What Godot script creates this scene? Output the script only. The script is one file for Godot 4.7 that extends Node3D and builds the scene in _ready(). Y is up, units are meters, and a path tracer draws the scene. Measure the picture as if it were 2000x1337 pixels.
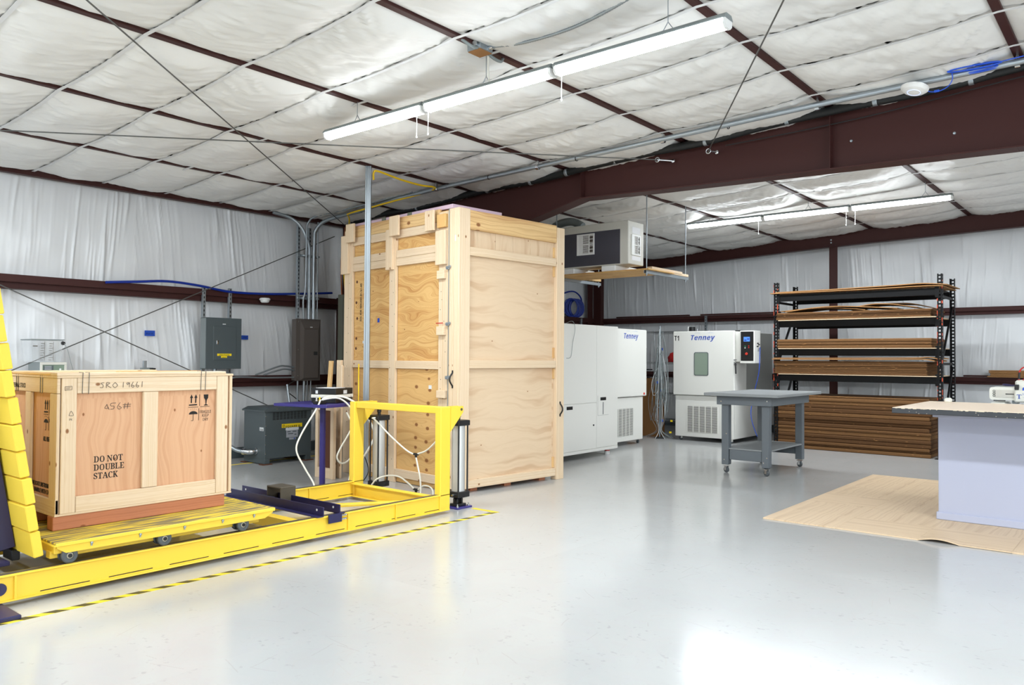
extends Node3D

const LINER_Z := -9.86
const REAR_X := 14.9
const MAIN_X := 7.6
const REAR_RAFTER_X := 14.5

var M := {}
var used := {}
var rng := RandomNumberGenerator.new()


class MB:
	var v := PackedVector3Array()
	var n := PackedVector3Array()
	var t := PackedVector2Array()
	func tri(a: Vector3, b: Vector3, c: Vector3, na: Vector3, nb: Vector3, nc: Vector3, ua: Vector2, ub: Vector2, uc: Vector2):
		v.append_array([a, c, b]); n.append_array([na, nc, nb]); t.append_array([ua, uc, ub])
	# corners run counter-clockwise seen from outside
	func quad(a: Vector3, b: Vector3, c: Vector3, d: Vector3, ua := Vector2(0, 0), ub := Vector2(1, 0), uc := Vector2(1, 1), ud := Vector2(0, 1)):
		var nn := (b - a).cross(c - a)
		if nn.length_squared() < 1e-14: nn = (c - a).cross(d - a)
		nn = nn.normalized()
		tri(a, b, c, nn, nn, nn, ua, ub, uc); tri(a, c, d, nn, nn, nn, ua, uc, ud)
	# box with optional chamfer; g is the axis the grain runs along
	func box(c: Vector3, s: Vector3, ch := 0.0, g := 0, B := Basis(), uo := Vector2.ZERO):
		var h := s * 0.5
		ch = minf(ch, minf(h.x, minf(h.y, h.z)) * 0.9)
		var pt := func(sg: Vector3, ax: int) -> Vector3:
			var p := Vector3(h.x - ch, h.y - ch, h.z - ch)
			p[ax] = h[ax]
			return Vector3(p.x * sg.x, p.y * sg.y, p.z * sg.z)
		var uvf := func(p: Vector3, ax: int) -> Vector2:
			var o1 := g
			var o2 := 0
			if ax == g:
				o1 = (g + 1) % 3
				o2 = (g + 2) % 3
			else:
				o2 = 3 - ax - g
			return uo + Vector2(p[o1] + h[o1], p[o2] + h[o2] + (h[ax] if ax != g else 0.0) * 0.37)
		for ax in 3:
			var a1 := (ax + 1) % 3
			var a2 := (ax + 2) % 3
			for sg in [1.0, -1.0]:
				var q := []
				for k in [[1, 1], [-1, 1], [-1, -1], [1, -1]]:
					var w := Vector3.ZERO
					w[ax] = sg
					w[a1] = k[0]
					w[a2] = k[1]
					q.append(pt.call(w, ax))
				if sg < 0: q.reverse()
				quad(c + B * q[0], c + B * q[1], c + B * q[2], c + B * q[3], uvf.call(q[0], ax), uvf.call(q[1], ax), uvf.call(q[2], ax), uvf.call(q[3], ax))
		if ch > 0.0:
			for ax in 3:
				var a1 := (ax + 1) % 3
				var a2 := (ax + 2) % 3
				for s1 in [1.0, -1.0]:
					for s2 in [1.0, -1.0]:
						var w1 := Vector3.ZERO
						w1[ax] = 1; w1[a1] = s1; w1[a2] = s2
						var w0 := w1
						w0[ax] = -1
						var q := [pt.call(w0, a1), pt.call(w1, a1), pt.call(w1, a2), pt.call(w0, a2)]
						var nn: Vector3 = (q[1] - q[0]).cross(q[2] - q[0])
						if nn.dot(w1 + w0) < 0: q.reverse()
						var u: int = a1
						quad(c + B * q[0], c + B * q[1], c + B * q[2], c + B * q[3], uvf.call(q[0], u), uvf.call(q[1], u), uvf.call(q[2], u), uvf.call(q[3], u))
			for sx in [1.0, -1.0]:
				for sy in [1.0, -1.0]:
					for sz in [1.0, -1.0]:
						var w := Vector3(sx, sy, sz)
						var q := [pt.call(w, 0), pt.call(w, 1), pt.call(w, 2)]
						if (q[1] - q[0]).cross(q[2] - q[0]).dot(w) < 0: q.reverse()
						var nn: Vector3 = (B * w).normalized()
						var uv: Vector2 = uvf.call(q[0], 0)
						tri(c + B * q[0], c + B * q[1], c + B * q[2], nn, nn, nn, uv, uv, uv)
	func bar(a: Vector3, b: Vector3, w: float, hh: float, ch := 0.0, up := Vector3.UP, uo := Vector2.ZERO):
		var x := (b - a).normalized()
		if absf(x.dot(up)) > 0.99: up = Vector3(0, 0, 1)
		var z := x.cross(up).normalized()
		var y := z.cross(x)
		box((a + b) * 0.5, Vector3(a.distance_to(b), hh, w), ch, 0, Basis(x, y, z), uo)
	func tube(pts: Array, r, k := 10, cap := true):
		var m := pts.size()
		if m < 2: return
		var rings := []
		var x := Vector3.ZERO
		var len := 0.0
		for i in m:
			var d: Vector3 = (pts[mini(i + 1, m - 1)] - pts[maxi(i - 1, 0)]).normalized()
			if i == 0:
				x = d.cross(Vector3.UP if absf(d.y) < 0.9 else Vector3.RIGHT).normalized()
			else:
				x = (x - d * x.dot(d)).normalized()
				len += pts[i].distance_to(pts[i - 1])
			var y := d.cross(x)
			var rr: float = r[i] if r is Array else r
			var ring := []
			for j in k + 1:
				var a := TAU * j / k
				var nn := x * cos(a) + y * sin(a)
				ring.append([pts[i] + nn * rr, nn, Vector2(len, rr * a)])
			rings.append(ring)
		for i in m - 1:
			for j in k:
				var a = rings[i][j]; var b = rings[i + 1][j]; var c = rings[i + 1][j + 1]; var d = rings[i][j + 1]
				tri(a[0], d[0], c[0], a[1], d[1], c[1], a[2], d[2], c[2])
				tri(a[0], c[0], b[0], a[1], c[1], b[1], a[2], c[2], b[2])
		if cap:
			for e in [0, m - 1]:
				var dd: Vector3 = (pts[1] - pts[0]).normalized() * -1.0 if e == 0 else (pts[m - 1] - pts[m - 2]).normalized()
				for j in k:
					var a: Vector3 = rings[e][j][0]; var b: Vector3 = rings[e][j + 1][0]
					if (a - pts[e]).cross(b - pts[e]).dot(dd) > 0: tri(pts[e], a, b, dd, dd, dd, Vector2.ZERO, Vector2.ZERO, Vector2.ZERO)
					else: tri(pts[e], b, a, dd, dd, dd, Vector2.ZERO, Vector2.ZERO, Vector2.ZERO)
	# profile of Vector2(radius, height) turned about the y axis of X
	func lathe(prof: Array, k := 20, X := Transform3D()):
		for i in prof.size() - 1:
			var p: Vector2 = prof[i]
			var q: Vector2 = prof[i + 1]
			var e := q - p
			if e.length() < 1e-6: continue
			var nr := Vector2(e.y, -e.x).normalized()
			for j in k:
				var a := TAU * j / k
				var b := TAU * (j + 1) / k
				var da := Vector3(cos(a), 0, sin(a)); var db := Vector3(cos(b), 0, sin(b))
				var na := (X.basis * (da * nr.x + Vector3.UP * nr.y)).normalized(); var nb := (X.basis * (db * nr.x + Vector3.UP * nr.y)).normalized()
				var p0 := X * (da * p.x + Vector3.UP * p.y); var p1 := X * (db * p.x + Vector3.UP * p.y)
				var q0 := X * (da * q.x + Vector3.UP * q.y); var q1 := X * (db * q.x + Vector3.UP * q.y)
				tri(p0, q0, q1, na, na, nb, Vector2.ZERO, Vector2.ZERO, Vector2.ZERO)
				tri(p0, q1, p1, na, nb, nb, Vector2.ZERO, Vector2.ZERO, Vector2.ZERO)
	# polygon in the xy plane of X, from z0 to z1
	func prism(poly: PackedVector2Array, z0: float, z1: float, X := Transform3D(), us := 1.0):
		if Geometry2D.is_polygon_clockwise(poly): poly.reverse()
		var ix := Geometry2D.triangulate_polygon(poly)
		var nz := X.basis.z.normalized()
		for i in range(0, ix.size(), 3):
			var a := poly[ix[i]]; var b := poly[ix[i + 1]]; var c := poly[ix[i + 2]]
			if (b - a).cross(c - a) < 0:
				var w := b
				b = c
				c = w
			tri(X * Vector3(a.x, a.y, z1), X * Vector3(b.x, b.y, z1), X * Vector3(c.x, c.y, z1), nz, nz, nz, a * us, b * us, c * us)
			tri(X * Vector3(a.x, a.y, z0), X * Vector3(c.x, c.y, z0), X * Vector3(b.x, b.y, z0), -nz, -nz, -nz, a * us, c * us, b * us)
		for i in poly.size():
			var a := poly[i]; var b := poly[(i + 1) % poly.size()]
			quad(X * Vector3(a.x, a.y, z0), X * Vector3(b.x, b.y, z0), X * Vector3(b.x, b.y, z1), X * Vector3(a.x, a.y, z1), Vector2(a.length(), z0), Vector2(b.length(), z0), Vector2(b.length(), z1), Vector2(a.length(), z1))
	# smooth sheet: f(u, w) -> point, u and w in 0..1; flip turns it over
	func sheet(nu: int, nw: int, f: Callable, flip := false, us := Vector2.ONE):
		var g := []
		for i in nu + 1:
			var col := []
			for j in nw + 1:
				col.append(f.call(float(i) / nu, float(j) / nw))
			g.append(col)
		var nm := []
		for i in nu + 1:
			var col := []
			for j in nw + 1:
				var du: Vector3 = g[mini(i + 1, nu)][j] - g[maxi(i - 1, 0)][j]
				var dw: Vector3 = g[i][mini(j + 1, nw)] - g[i][maxi(j - 1, 0)]
				var q := du.cross(dw).normalized()
				col.append(-q if flip else q)
			nm.append(col)
		for i in nu:
			for j in nw:
				var ua := Vector2(float(i) / nu, float(j) / nw) * us; var uc := Vector2(float(i + 1) / nu, float(j + 1) / nw) * us
				var ub := Vector2(uc.x, ua.y); var ud := Vector2(ua.x, uc.y)
				if flip:
					tri(g[i][j], g[i][j + 1], g[i + 1][j + 1], nm[i][j], nm[i][j + 1], nm[i + 1][j + 1], ua, ud, uc)
					tri(g[i][j], g[i + 1][j + 1], g[i + 1][j], nm[i][j], nm[i + 1][j + 1], nm[i + 1][j], ua, uc, ub)
				else:
					tri(g[i][j], g[i + 1][j], g[i + 1][j + 1], nm[i][j], nm[i + 1][j], nm[i + 1][j + 1], ua, ub, uc)
					tri(g[i][j], g[i + 1][j + 1], g[i][j + 1], nm[i][j], nm[i + 1][j + 1], nm[i][j + 1], ua, uc, ud)
	func mesh(off := Vector3.ZERO) -> ArrayMesh:
		var a := []
		a.resize(Mesh.ARRAY_MAX)
		var vv := v
		if off != Vector3.ZERO:
			vv = PackedVector3Array()
			vv.resize(v.size())
			for i in v.size(): vv[i] = v[i] - off
		a[Mesh.ARRAY_VERTEX] = vv; a[Mesh.ARRAY_NORMAL] = n; a[Mesh.ARRAY_TEX_UV] = t
		var m := ArrayMesh.new()
		m.add_surface_from_arrays(Mesh.PRIMITIVE_TRIANGLES, a)
		return m


# ---------------------------------------------------------------- naming and tagging
func numbered(called: String) -> String:
	var k: int = used.get(called, 0)
	used[called] = k + 1
	return called if k == 0 else "%s_%03d" % [called, k]


func tag(o: Node, label := "", category := "", group := "", kind := "") -> Node:
	if label: o.set_meta("label", label)
	if category: o.set_meta("category", category)
	if group: o.set_meta("group", group)
	if kind: o.set_meta("kind", kind)
	return o


# a thing: geometry of its parts is given in the room's coordinates unless turned is set
func thing(called: String, label: String, category: String, at: Vector3, group := "", turn := 0.0, kind := "") -> Node3D:
	var o := Node3D.new()
	o.name = numbered(called)
	o.position = at
	o.rotation.y = turn
	o.set_meta("org", Vector3.ZERO if turn != 0.0 else at)
	add_child(o)
	tag(o, label, category, group, kind)
	return o


func org(o: Node) -> Vector3:
	return o.get_meta("org") if o.has_meta("org") else Vector3.ZERO


func put(mb: MB, called: String, parent: Node, m: Material, label := "", kind := "") -> MeshInstance3D:
	var o := MeshInstance3D.new()
	o.name = called
	o.mesh = mb.mesh(org(parent))
	o.material_override = m
	parent.add_child(o, true)
	o.set_meta("org", org(parent))
	if label: o.set_meta("label", label)
	if kind: o.set_meta("kind", kind)
	return o


func bx(parent: Node, called: String, c: Vector3, s: Vector3, m: Material, ch := 0.003, g := 0, uo := Vector2.ZERO) -> MeshInstance3D:
	var b := MB.new()
	b.box(c, s, ch, g, Basis(), uo)
	return put(b, called, parent, m)


# box given by its two corners
func bb(parent: Node, called: String, a: Vector3, b: Vector3, m: Material, ch := 0.003, g := 0) -> MeshInstance3D:
	return bx(parent, called, (a + b) * 0.5, (b - a).abs(), m, ch, g, Vector2(rng.randf() * 0.4, rng.randf() * 0.6))


func tb(parent: Node, called: String, pts: Array, r, m: Material, k := 10) -> MeshInstance3D:
	var b := MB.new()
	b.tube(pts, r, k)
	return put(b, called, parent, m)


func solo(mb: MB, called: String, m: Material, label: String, category: String, at: Vector3, group := "") -> MeshInstance3D:
	var o := MeshInstance3D.new()
	o.name = numbered(called)
	o.mesh = mb.mesh(at)
	o.position = at
	o.material_override = m
	add_child(o)
	tag(o, label, category, group)
	return o


func curve(pts: Array, step := 6) -> Array:
	var out := []
	var m := pts.size()
	for i in m - 1:
		var p0: Vector3 = pts[maxi(i - 1, 0)]; var p1: Vector3 = pts[i]; var p2: Vector3 = pts[i + 1]; var p3: Vector3 = pts[mini(i + 2, m - 1)]
		for j in step:
			out.append(p1.cubic_interpolate(p2, p0, p3, float(j) / step))
	out.append(pts[m - 1])
	return out


func text(parent: Node, called: String, s: String, h: float, at: Vector3, B: Basis, m: Material, font := "Droid Sans", weight := 400, wide := 1.0, italic := false, align := HORIZONTAL_ALIGNMENT_CENTER) -> MeshInstance3D:
	var f := SystemFont.new()
	f.font_names = PackedStringArray([font])
	f.font_weight = weight
	f.font_italic = italic
	var tm := TextMesh.new()
	tm.font = f
	tm.text = s
	tm.font_size = 32
	tm.pixel_size = h / (0.72 * 32.0)
	tm.depth = 0.0012
	tm.curve_step = 1.0
	tm.horizontal_alignment = align
	var o := MeshInstance3D.new()
	o.name = called
	o.mesh = tm
	o.material_override = m
	o.transform = Transform3D(Basis(B.x * wide, B.y, B.z), at - org(parent))
	parent.add_child(o, true)
	return o


const FACE_CAM := Basis(Vector3(0, 0, 1), Vector3(0, 1, 0), Vector3(-1, 0, 0))   # a face that looks towards -x
const FACE_Z := Basis(Vector3(1, 0, 0), Vector3(0, 1, 0), Vector3(0, 0, 1))       # a face that looks towards +z


func flat(parent: Node, called: String, at: Vector3, B: Basis, polys: Array, m: Material) -> MeshInstance3D:
	var b := MB.new()
	for p in polys: b.prism(PackedVector2Array(p), 0.0, 0.0012, Transform3D(B, at))
	return put(b, called, parent, m)


func scribble(parent: Node, called: String, at: Vector3, B: Basis, strokes: Array, r: float, m: Material):
	var b := MB.new()
	for s in strokes:
		var q := []
		for p in s: q.append(at + B * Vector3(p[0], p[1], 0.001))
		b.tube(curve(q, 4), r, 5)
	put(b, called, parent, m)


func rect(x: float, y: float, w: float, h: float) -> Array:
	return [Vector2(x, y), Vector2(x + w, y), Vector2(x + w, y + h), Vector2(x, y + h)]


func ry(z: float) -> float:
	return 3.45 + 0.0417 * (z + 9.8)


# ---------------------------------------------------------------- materials
func mat(called: String, c: Color, rough := 0.6, metal := 0.0, spec := 0.5) -> StandardMaterial3D:
	var m := StandardMaterial3D.new()
	m.resource_name = called
	m.albedo_color = c
	m.roughness = rough
	m.metallic = metal
	m.metallic_specular = spec
	M[called] = m
	return m


func tex(im: Image) -> ImageTexture:
	return ImageTexture.create_from_image(im)


func noise(sd: int, f: float, oct := 3) -> FastNoiseLite:
	var n := FastNoiseLite.new()
	n.noise_type = FastNoiseLite.TYPE_SIMPLEX_SMOOTH
	n.seed = sd
	n.frequency = f
	n.fractal_octaves = oct
	return n


# wood seen on its face: u along the grain, rings bent by slow noise, knots, fine pores; lw and lh in metres
func wood(called: String, sd: int, w: int, h: int, lw: float, lh: float, base: Color, dark: Color, freq: float, bend: float, strength: float, knots: Array, streak := 0.0, rough := 0.62):
	var im := Image.create(w, h, false, Image.FORMAT_RGB8)
	var n1 := noise(sd, 1.0, 2)
	var n2 := noise(sd + 7, 1.0, 2)
	for y in h:
		for x in w:
			var u := lw * x / w
			var v := lh * y / h
			var push := 0.0
			var kd := 0.0
			for k in knots:
				var du: float = (u - k[0]) / k[2]
				var dv: float = (v - k[1]) / k[2]
				var d2: float = du * du * 0.12 + dv * dv
				if d2 < 14.0:
					push += signf(dv) * 0.012 * exp(-d2 * 0.6) * k[2] / 0.02
					kd = maxf(kd, smoothstep(0.75, 0.35, sqrt(du * du * 0.45 + dv * dv) * 0.6))
			var q := v + push + bend * n1.get_noise_2d(u * 1.6, v * 3.5)
			var ring := smoothstep(-0.15, 0.75, n1.get_noise_2d(q * freq * 2.0, u * 0.12 + 70.0))
			ring = maxf(ring, 0.75 * smoothstep(0.1, 0.6, n2.get_noise_2d(q * freq * 5.0, u * 0.2 + 20.0)))
			var fine := n2.get_noise_2d(u * 6.0, v * 260.0)
			var st := smoothstep(0.0, 0.7, n2.get_noise_2d(u * 0.55 + 30.0, q * 8.0 + 3.0)) * streak
			var c := base.lerp(dark, clampf(ring * strength + fine * 0.08 + st, 0.0, 1.0))
			c = c.lerp(Color(0.47, 0.28, 0.15), kd * 0.8)
			im.set_pixel(x, y, c)
	im.generate_mipmaps()
	var m := mat(called, Color.WHITE, rough, 0.0, 0.35)
	m.albedo_texture = tex(im)
	m.uv1_scale = Vector3(1.0 / lw, 1.0 / lh, 1.0)
	return m


func patchy(called: String, sd: int, a: Color, b: Color, thr: float, soft: float, fu: float, fv: float, rough: float, size := 256):
	var im := Image.create(size, size, false, Image.FORMAT_RGB8)
	var n1 := noise(sd, 1.0, 5)
	for y in size:
		for x in size:
			var s := n1.get_noise_2d(fu * x / size, fv * y / size)
			im.set_pixel(x, y, a.lerp(b, smoothstep(thr - soft, thr + soft, s)))
	im.generate_mipmaps()
	var m := mat(called, Color.WHITE, rough)
	m.albedo_texture = tex(im)
	return m


func floor_material():
	var s := 1024
	var im := Image.create(s, s, false, Image.FORMAT_RGB8)
	var n1 := noise(5, 1.0, 4)
	for y in s:
		for x in s:
			var a := n1.get_noise_2d(x * 0.004, y * 0.004)
			var b := n1.get_noise_2d(x * 0.06 + 50.0, y * 0.05)
			var sc := smoothstep(0.30, 0.6, b) * smoothstep(0.0, 0.35, n1.get_noise_2d(x * 0.008 + 9.0, y * 0.008 - 20.0))
			var g := 0.70 + 0.012 * a - 0.05 * sc
			im.set_pixel(x, y, Color(g, g * 1.003, g * 0.998))
	var r := RandomNumberGenerator.new()
	r.seed = 11
	for k in 260:
		var p := Vector2(r.randf() * s, r.randf() * s)
		var d := Vector2.from_angle(r.randf() * TAU)
		var c := 0.70 if r.randf() < 0.7 else 0.62
		for i in r.randi_range(6, 60):
			p += d
			d = d.rotated(r.randf_range(-0.03, 0.03))
			var q := Vector2i(int(p.x) & (s - 1), int(p.y) & (s - 1))
			im.set_pixelv(q, im.get_pixelv(q).lerp(Color(c, c * 0.97, c * 0.93), 0.45))
	im.generate_mipmaps()
	var m := mat("floor", Color.WHITE, 0.16, 0.0, 0.5)
	m.albedo_texture = tex(im)
	m.uv1_triplanar = true
	m.uv1_world_triplanar = true
	m.uv1_scale = Vector3(0.3, 0.3, 0.3)


func make_materials():
	floor_material()
	mat("vinyl", Color(0.86, 0.865, 0.87), 0.27, 0.0, 0.5)
	mat("ceiling_vinyl", Color(0.885, 0.88, 0.865), 0.4, 0.0, 0.35)
	mat("strap", Color(0.84, 0.84, 0.84), 0.5)
	mat("shell", Color(0.82, 0.82, 0.82), 0.7)
	mat("red_iron", Color(0.25, 0.14, 0.13), 0.5, 0.0, 0.3)
	mat("galv", Color(0.62, 0.65, 0.67), 0.38, 0.75)
	mat("galv_dull", Color(0.55, 0.58, 0.58), 0.5, 0.4)
	mat("steel_rod", Color(0.38, 0.38, 0.37), 0.45, 0.6)
	mat("chrome", Color(0.80, 0.81, 0.82), 0.2, 1.0)
	mat("alu", Color(0.80, 0.80, 0.79), 0.45, 0.55)
	mat("black", Color(0.05, 0.05, 0.055), 0.45)
	mat("black_foam", Color(0.045, 0.06, 0.065), 0.55)
	mat("rubber", Color(0.13, 0.13, 0.135), 0.7)
	mat("wheel_grey", Color(0.30, 0.32, 0.33), 0.5)
	mat("yellow", Color(0.95, 0.80, 0.25), 0.42)
	mat("yellow_wood", Color(0.94, 0.81, 0.26), 0.6)
	mat("yellow_cable", Color(0.90, 0.74, 0.08), 0.4)
	mat("navy", Color(0.13, 0.12, 0.29), 0.4)
	mat("indigo", Color(0.20, 0.17, 0.46), 0.4)
	mat("blue_hose", Color(0.04, 0.17, 0.55), 0.32)
	mat("blue_cable", Color(0.12, 0.33, 0.80), 0.4)
	mat("blue_tape", Color(0.10, 0.28, 0.68), 0.7)
	mat("white_hose", Color(0.90, 0.89, 0.84), 0.4)
	mat("white_plastic", Color(0.90, 0.90, 0.89), 0.4)
	mat("chamber_white", Color(0.875, 0.87, 0.845), 0.34)
	mat("chamber_seam", Color(0.55, 0.55, 0.54), 0.6)
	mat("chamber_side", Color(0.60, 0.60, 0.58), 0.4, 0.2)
	mat("grille_back", Color(0.42, 0.41, 0.39), 0.8)
	mat("elec_grey", Color(0.29, 0.325, 0.335), 0.45)
	mat("elec_brown", Color(0.345, 0.315, 0.295), 0.5)
	mat("table_grey", Color(0.38, 0.405, 0.425), 0.6)
	mat("table_top", Color(0.53, 0.545, 0.55), 0.55)
	mat("counter_lilac", Color(0.665, 0.68, 0.755), 0.5)
	mat("counter_top", Color(0.95, 0.86, 0.76), 0.4)
	mat("counter_edge", Color(0.20, 0.21, 0.225), 0.55)
	mat("chip", Color(0.85, 0.80, 0.70), 0.8)
	mat("ink", Color(0.09, 0.07, 0.06), 0.8)
	mat("pencil", Color(0.32, 0.27, 0.25), 0.8)
	mat("logo_blue", Color(0.18, 0.30, 0.66), 0.5)
	mat("logo_pale", Color(0.72, 0.76, 0.83), 0.5)
	mat("label_yellow", Color(0.95, 0.83, 0.10), 0.5)
	mat("label_white", Color(0.85, 0.86, 0.86), 0.5)
	mat("label_grey", Color(0.62, 0.63, 0.66), 0.5)
	mat("red", Color(0.72, 0.10, 0.10), 0.45)
	mat("red_stop", Color(0.80, 0.22, 0.16), 0.45)
	mat("green", Color(0.08, 0.55, 0.33), 0.45)
	mat("glass_green", Color(0.46, 0.53, 0.46), 0.12, 0.0, 0.7)
	mat("foam_white", Color(0.93, 0.93, 0.92), 0.8)
	mat("foam_pink", Color(0.80, 0.70, 0.76), 0.8)
	mat("duct_foil", Color(0.40, 0.40, 0.44), 0.38, 0.6)
	mat("beige_paint", Color(0.80, 0.79, 0.75), 0.5)
	mat("olive_box", Color(0.42, 0.43, 0.38), 0.5)
	mat("raw_steel", Color(0.36, 0.33, 0.28), 0.5, 0.45)
	mat("copper", Color(0.55, 0.30, 0.17), 0.4, 0.7)
	mat("rack_black", Color(0.06, 0.06, 0.065), 0.5, 0.0, 0.3)
	mat("rack_orange", Color(0.82, 0.30, 0.15), 0.6)
	mat("machine_white", Color(0.90, 0.90, 0.86), 0.35)
	mat("tape_yellow", Color(0.90, 0.80, 0.22), 0.5)
	mat("tape_black", Color(0.25, 0.23, 0.14), 0.5)
	mat("carton", Color(0.60, 0.42, 0.24), 0.8)
	mat("hub_cream", Color(0.72, 0.69, 0.60), 0.5)
	mat("paper_white", Color(0.92, 0.92, 0.93), 0.7)
	mat("brown_pad", Color(0.35, 0.20, 0.12), 0.8)
	mat("clear_plastic", Color(0.9, 0.92, 0.93, 0.22), 0.1).transparency = BaseMaterial3D.TRANSPARENCY_ALPHA
	var g := mat("screen_on", Color(0.10, 0.18, 0.35), 0.3)
	g.emission_enabled = true
	g.emission = Color(0.35, 0.60, 1.0)
	g.emission_energy_multiplier = 0.9
	var l := mat("lens_glow", Color(0.95, 0.95, 0.95), 0.4)
	l.emission_enabled = true
	l.emission = Color(0.95, 0.98, 1.0)
	l.emission_energy_multiplier = LENS_GLOW
	var led := mat("led_ring", Color(0.8, 0.85, 1.0), 0.4)
	led.emission_enabled = true
	led.emission = Color(0.72, 0.80, 1.0)
	led.emission_energy_multiplier = 0.8

	wood("pine", 3, 1024, 256, 3.1, 0.8, Color(0.875, 0.785, 0.67), Color(0.785, 0.655, 0.49), 26.0, 0.012, 0.5, [[0.35, 0.10, 0.010], [1.2, 0.30, 0.011], [2.3, 0.16, 0.009], [0.8, 0.52, 0.010], [1.9, 0.62, 0.011], [2.8, 0.45, 0.010], [0.15, 0.70, 0.009], [1.5, 0.06, 0.008]])
	wood("pine_dark", 9, 1024, 256, 3.1, 0.8, Color(0.88, 0.745, 0.53), Color(0.70, 0.51, 0.33), 12.0, 0.03, 0.5, [[0.5, 0.12, 0.02], [1.55, 0.35, 0.02], [2.4, 0.22, 0.018], [1.0, 0.6, 0.02]], 0.35)
	wood("ply_gold", 21, 768, 768, 1.3, 1.5, Color(0.85, 0.69, 0.45), Color(0.69, 0.47, 0.25), 30.0, 0.10, 0.5, [[0.3, 0.25, 0.006], [0.9, 0.5, 0.006], [0.5, 0.9, 0.007], [1.1, 1.1, 0.006], [0.2, 1.3, 0.006], [0.75, 1.2, 0.005]], 0.4)
	wood("ply_knotty", 23, 768, 768, 1.3, 1.5, Color(0.855, 0.69, 0.45), Color(0.70, 0.49, 0.27), 12.0, 0.08, 0.42, [[0.639, 0.06, 0.0174], [0.436, 0.09, 0.017], [0.883, 0.08, 0.015], [0.639, 0.162, 0.021], [0.45, 0.192, 0.0158], [0.663, 0.257, 0.0199], [0.444, 0.287, 0.0174], [1.032, 0.277, 0.0135], [0.627, 0.361, 0.0199], [0.443, 0.391, 0.019], [0.649, 0.506, 0.0194], [0.456, 0.536, 0.019], [0.907, 0.526, 0.0113], [0.651, 0.654, 0.018], [0.43, 0.684, 0.0151], [0.66, 0.777, 0.0202], [0.684, 0.918, 0.0184], [0.452, 0.948, 0.0197], [0.668, 1.04, 0.0147], [0.629, 1.143, 0.0198], [1.04, 1.163, 0.0125], [0.643, 1.238, 0.0192], [1.003, 1.258, 0.0103]], 0.1)
	wood("ply_pale", 31, 768, 768, 1.5, 1.5, Color(0.855, 0.755, 0.63), Color(0.70, 0.54, 0.405), 7.0, 0.06, 0.10, [[0.4, 0.35, 0.006], [1.1, 0.9, 0.006]], 0.42)
	wood("ply_pink", 41, 768, 512, 0.9, 0.6, Color(0.83, 0.65, 0.505), Color(0.74, 0.535, 0.385), 14.0, 0.06, 0.42, [[0.12, 0.1, 0.006], [0.8, 0.3, 0.007], [0.5, 0.5, 0.006], [0.2, 0.45, 0.006]], 0.05)
	wood("fir_red", 51, 768, 128, 1.6, 0.3, Color(0.72, 0.47, 0.34), Color(0.60, 0.36, 0.25), 30.0, 0.012, 0.5, [[0.4, 0.1, 0.012], [1.2, 0.2, 0.01]])
	for k in 3: wood("cardboard%d" % k, 61 + k, 256, 256, 1.0, 0.4, [Color(0.42, 0.295, 0.18), Color(0.36, 0.245, 0.145), Color(0.455, 0.325, 0.20)][k], [Color(0.36, 0.245, 0.145), Color(0.30, 0.205, 0.12), Color(0.40, 0.28, 0.17)][k], 60.0, 0.0, 0.3, [], 0.0, 0.9)
	wood("cardboard_top", 63, 128, 128, 1.0, 1.0, Color(0.62, 0.46, 0.295), Color(0.56, 0.40, 0.245), 8.0, 0.02, 0.3, [], 0.2, 0.9)
	wood("parquet", 71, 512, 512, 0.62, 0.62, Color(0.83, 0.735, 0.615), Color(0.72, 0.61, 0.49), 16.0, 0.02, 0.5, [], 0.35, 0.5)
	var deck: StandardMaterial3D = patchy("deck_worn", 81, Color(0.86, 0.75, 0.22), Color(0.47, 0.42, 0.31), 0.0, 0.22, 3.0, 40.0, 0.65, 512)
	deck.uv1_scale = Vector3(0.7, 0.7, 1.0)


# ---------------------------------------------------------------- the room
const LENS_GLOW := 26.0
const LAMP_ENERGY := 3.3      # per 1.27 m of lamp


func _ready():
	rng.seed = 4
	var cam := Camera3D.new()
	cam.name = "camera"
	cam.position = Vector3(0, 1.4, 0)
	cam.basis = Basis.from_euler(Vector3(deg_to_rad(1.12), deg_to_rad(-50.35), deg_to_rad(0.37)))
	cam.fov = rad_to_deg(2.0 * atan(668.5 / 1527.0))
	cam.near = 0.05
	cam.far = 100.0
	cam.current = true
	add_child(cam)
	var env := Environment.new()
	env.background_mode = Environment.BG_COLOR
	env.background_color = Color(0.93, 0.97, 1.0)       # even fill light let in by two added wall openings
	env.background_energy_multiplier = 4.2
	env.tonemap_mode = Environment.TONE_MAPPER_LINEAR
	env.tonemap_exposure = 1.11
	env.sdfgi_enabled = true
	env.ssao_enabled = true
	env.ssil_enabled = true
	var we := WorldEnvironment.new()
	we.name = "world_environment"
	we.environment = env
	add_child(we)
	make_materials()
	build_lamps()
	build_shell()
	build_ceiling()
	build_liners()
	build_frame()
	build_big_crate()
	build_tester()
	build_cart()
	build_small_crate()
	build_stand()
	build_electrics()
	build_left_wall_items()
	build_ceiling_items()
	build_tray()
	build_chambers()
	build_table()
	build_rack()
	build_counter()
	build_rear_items()


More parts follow.
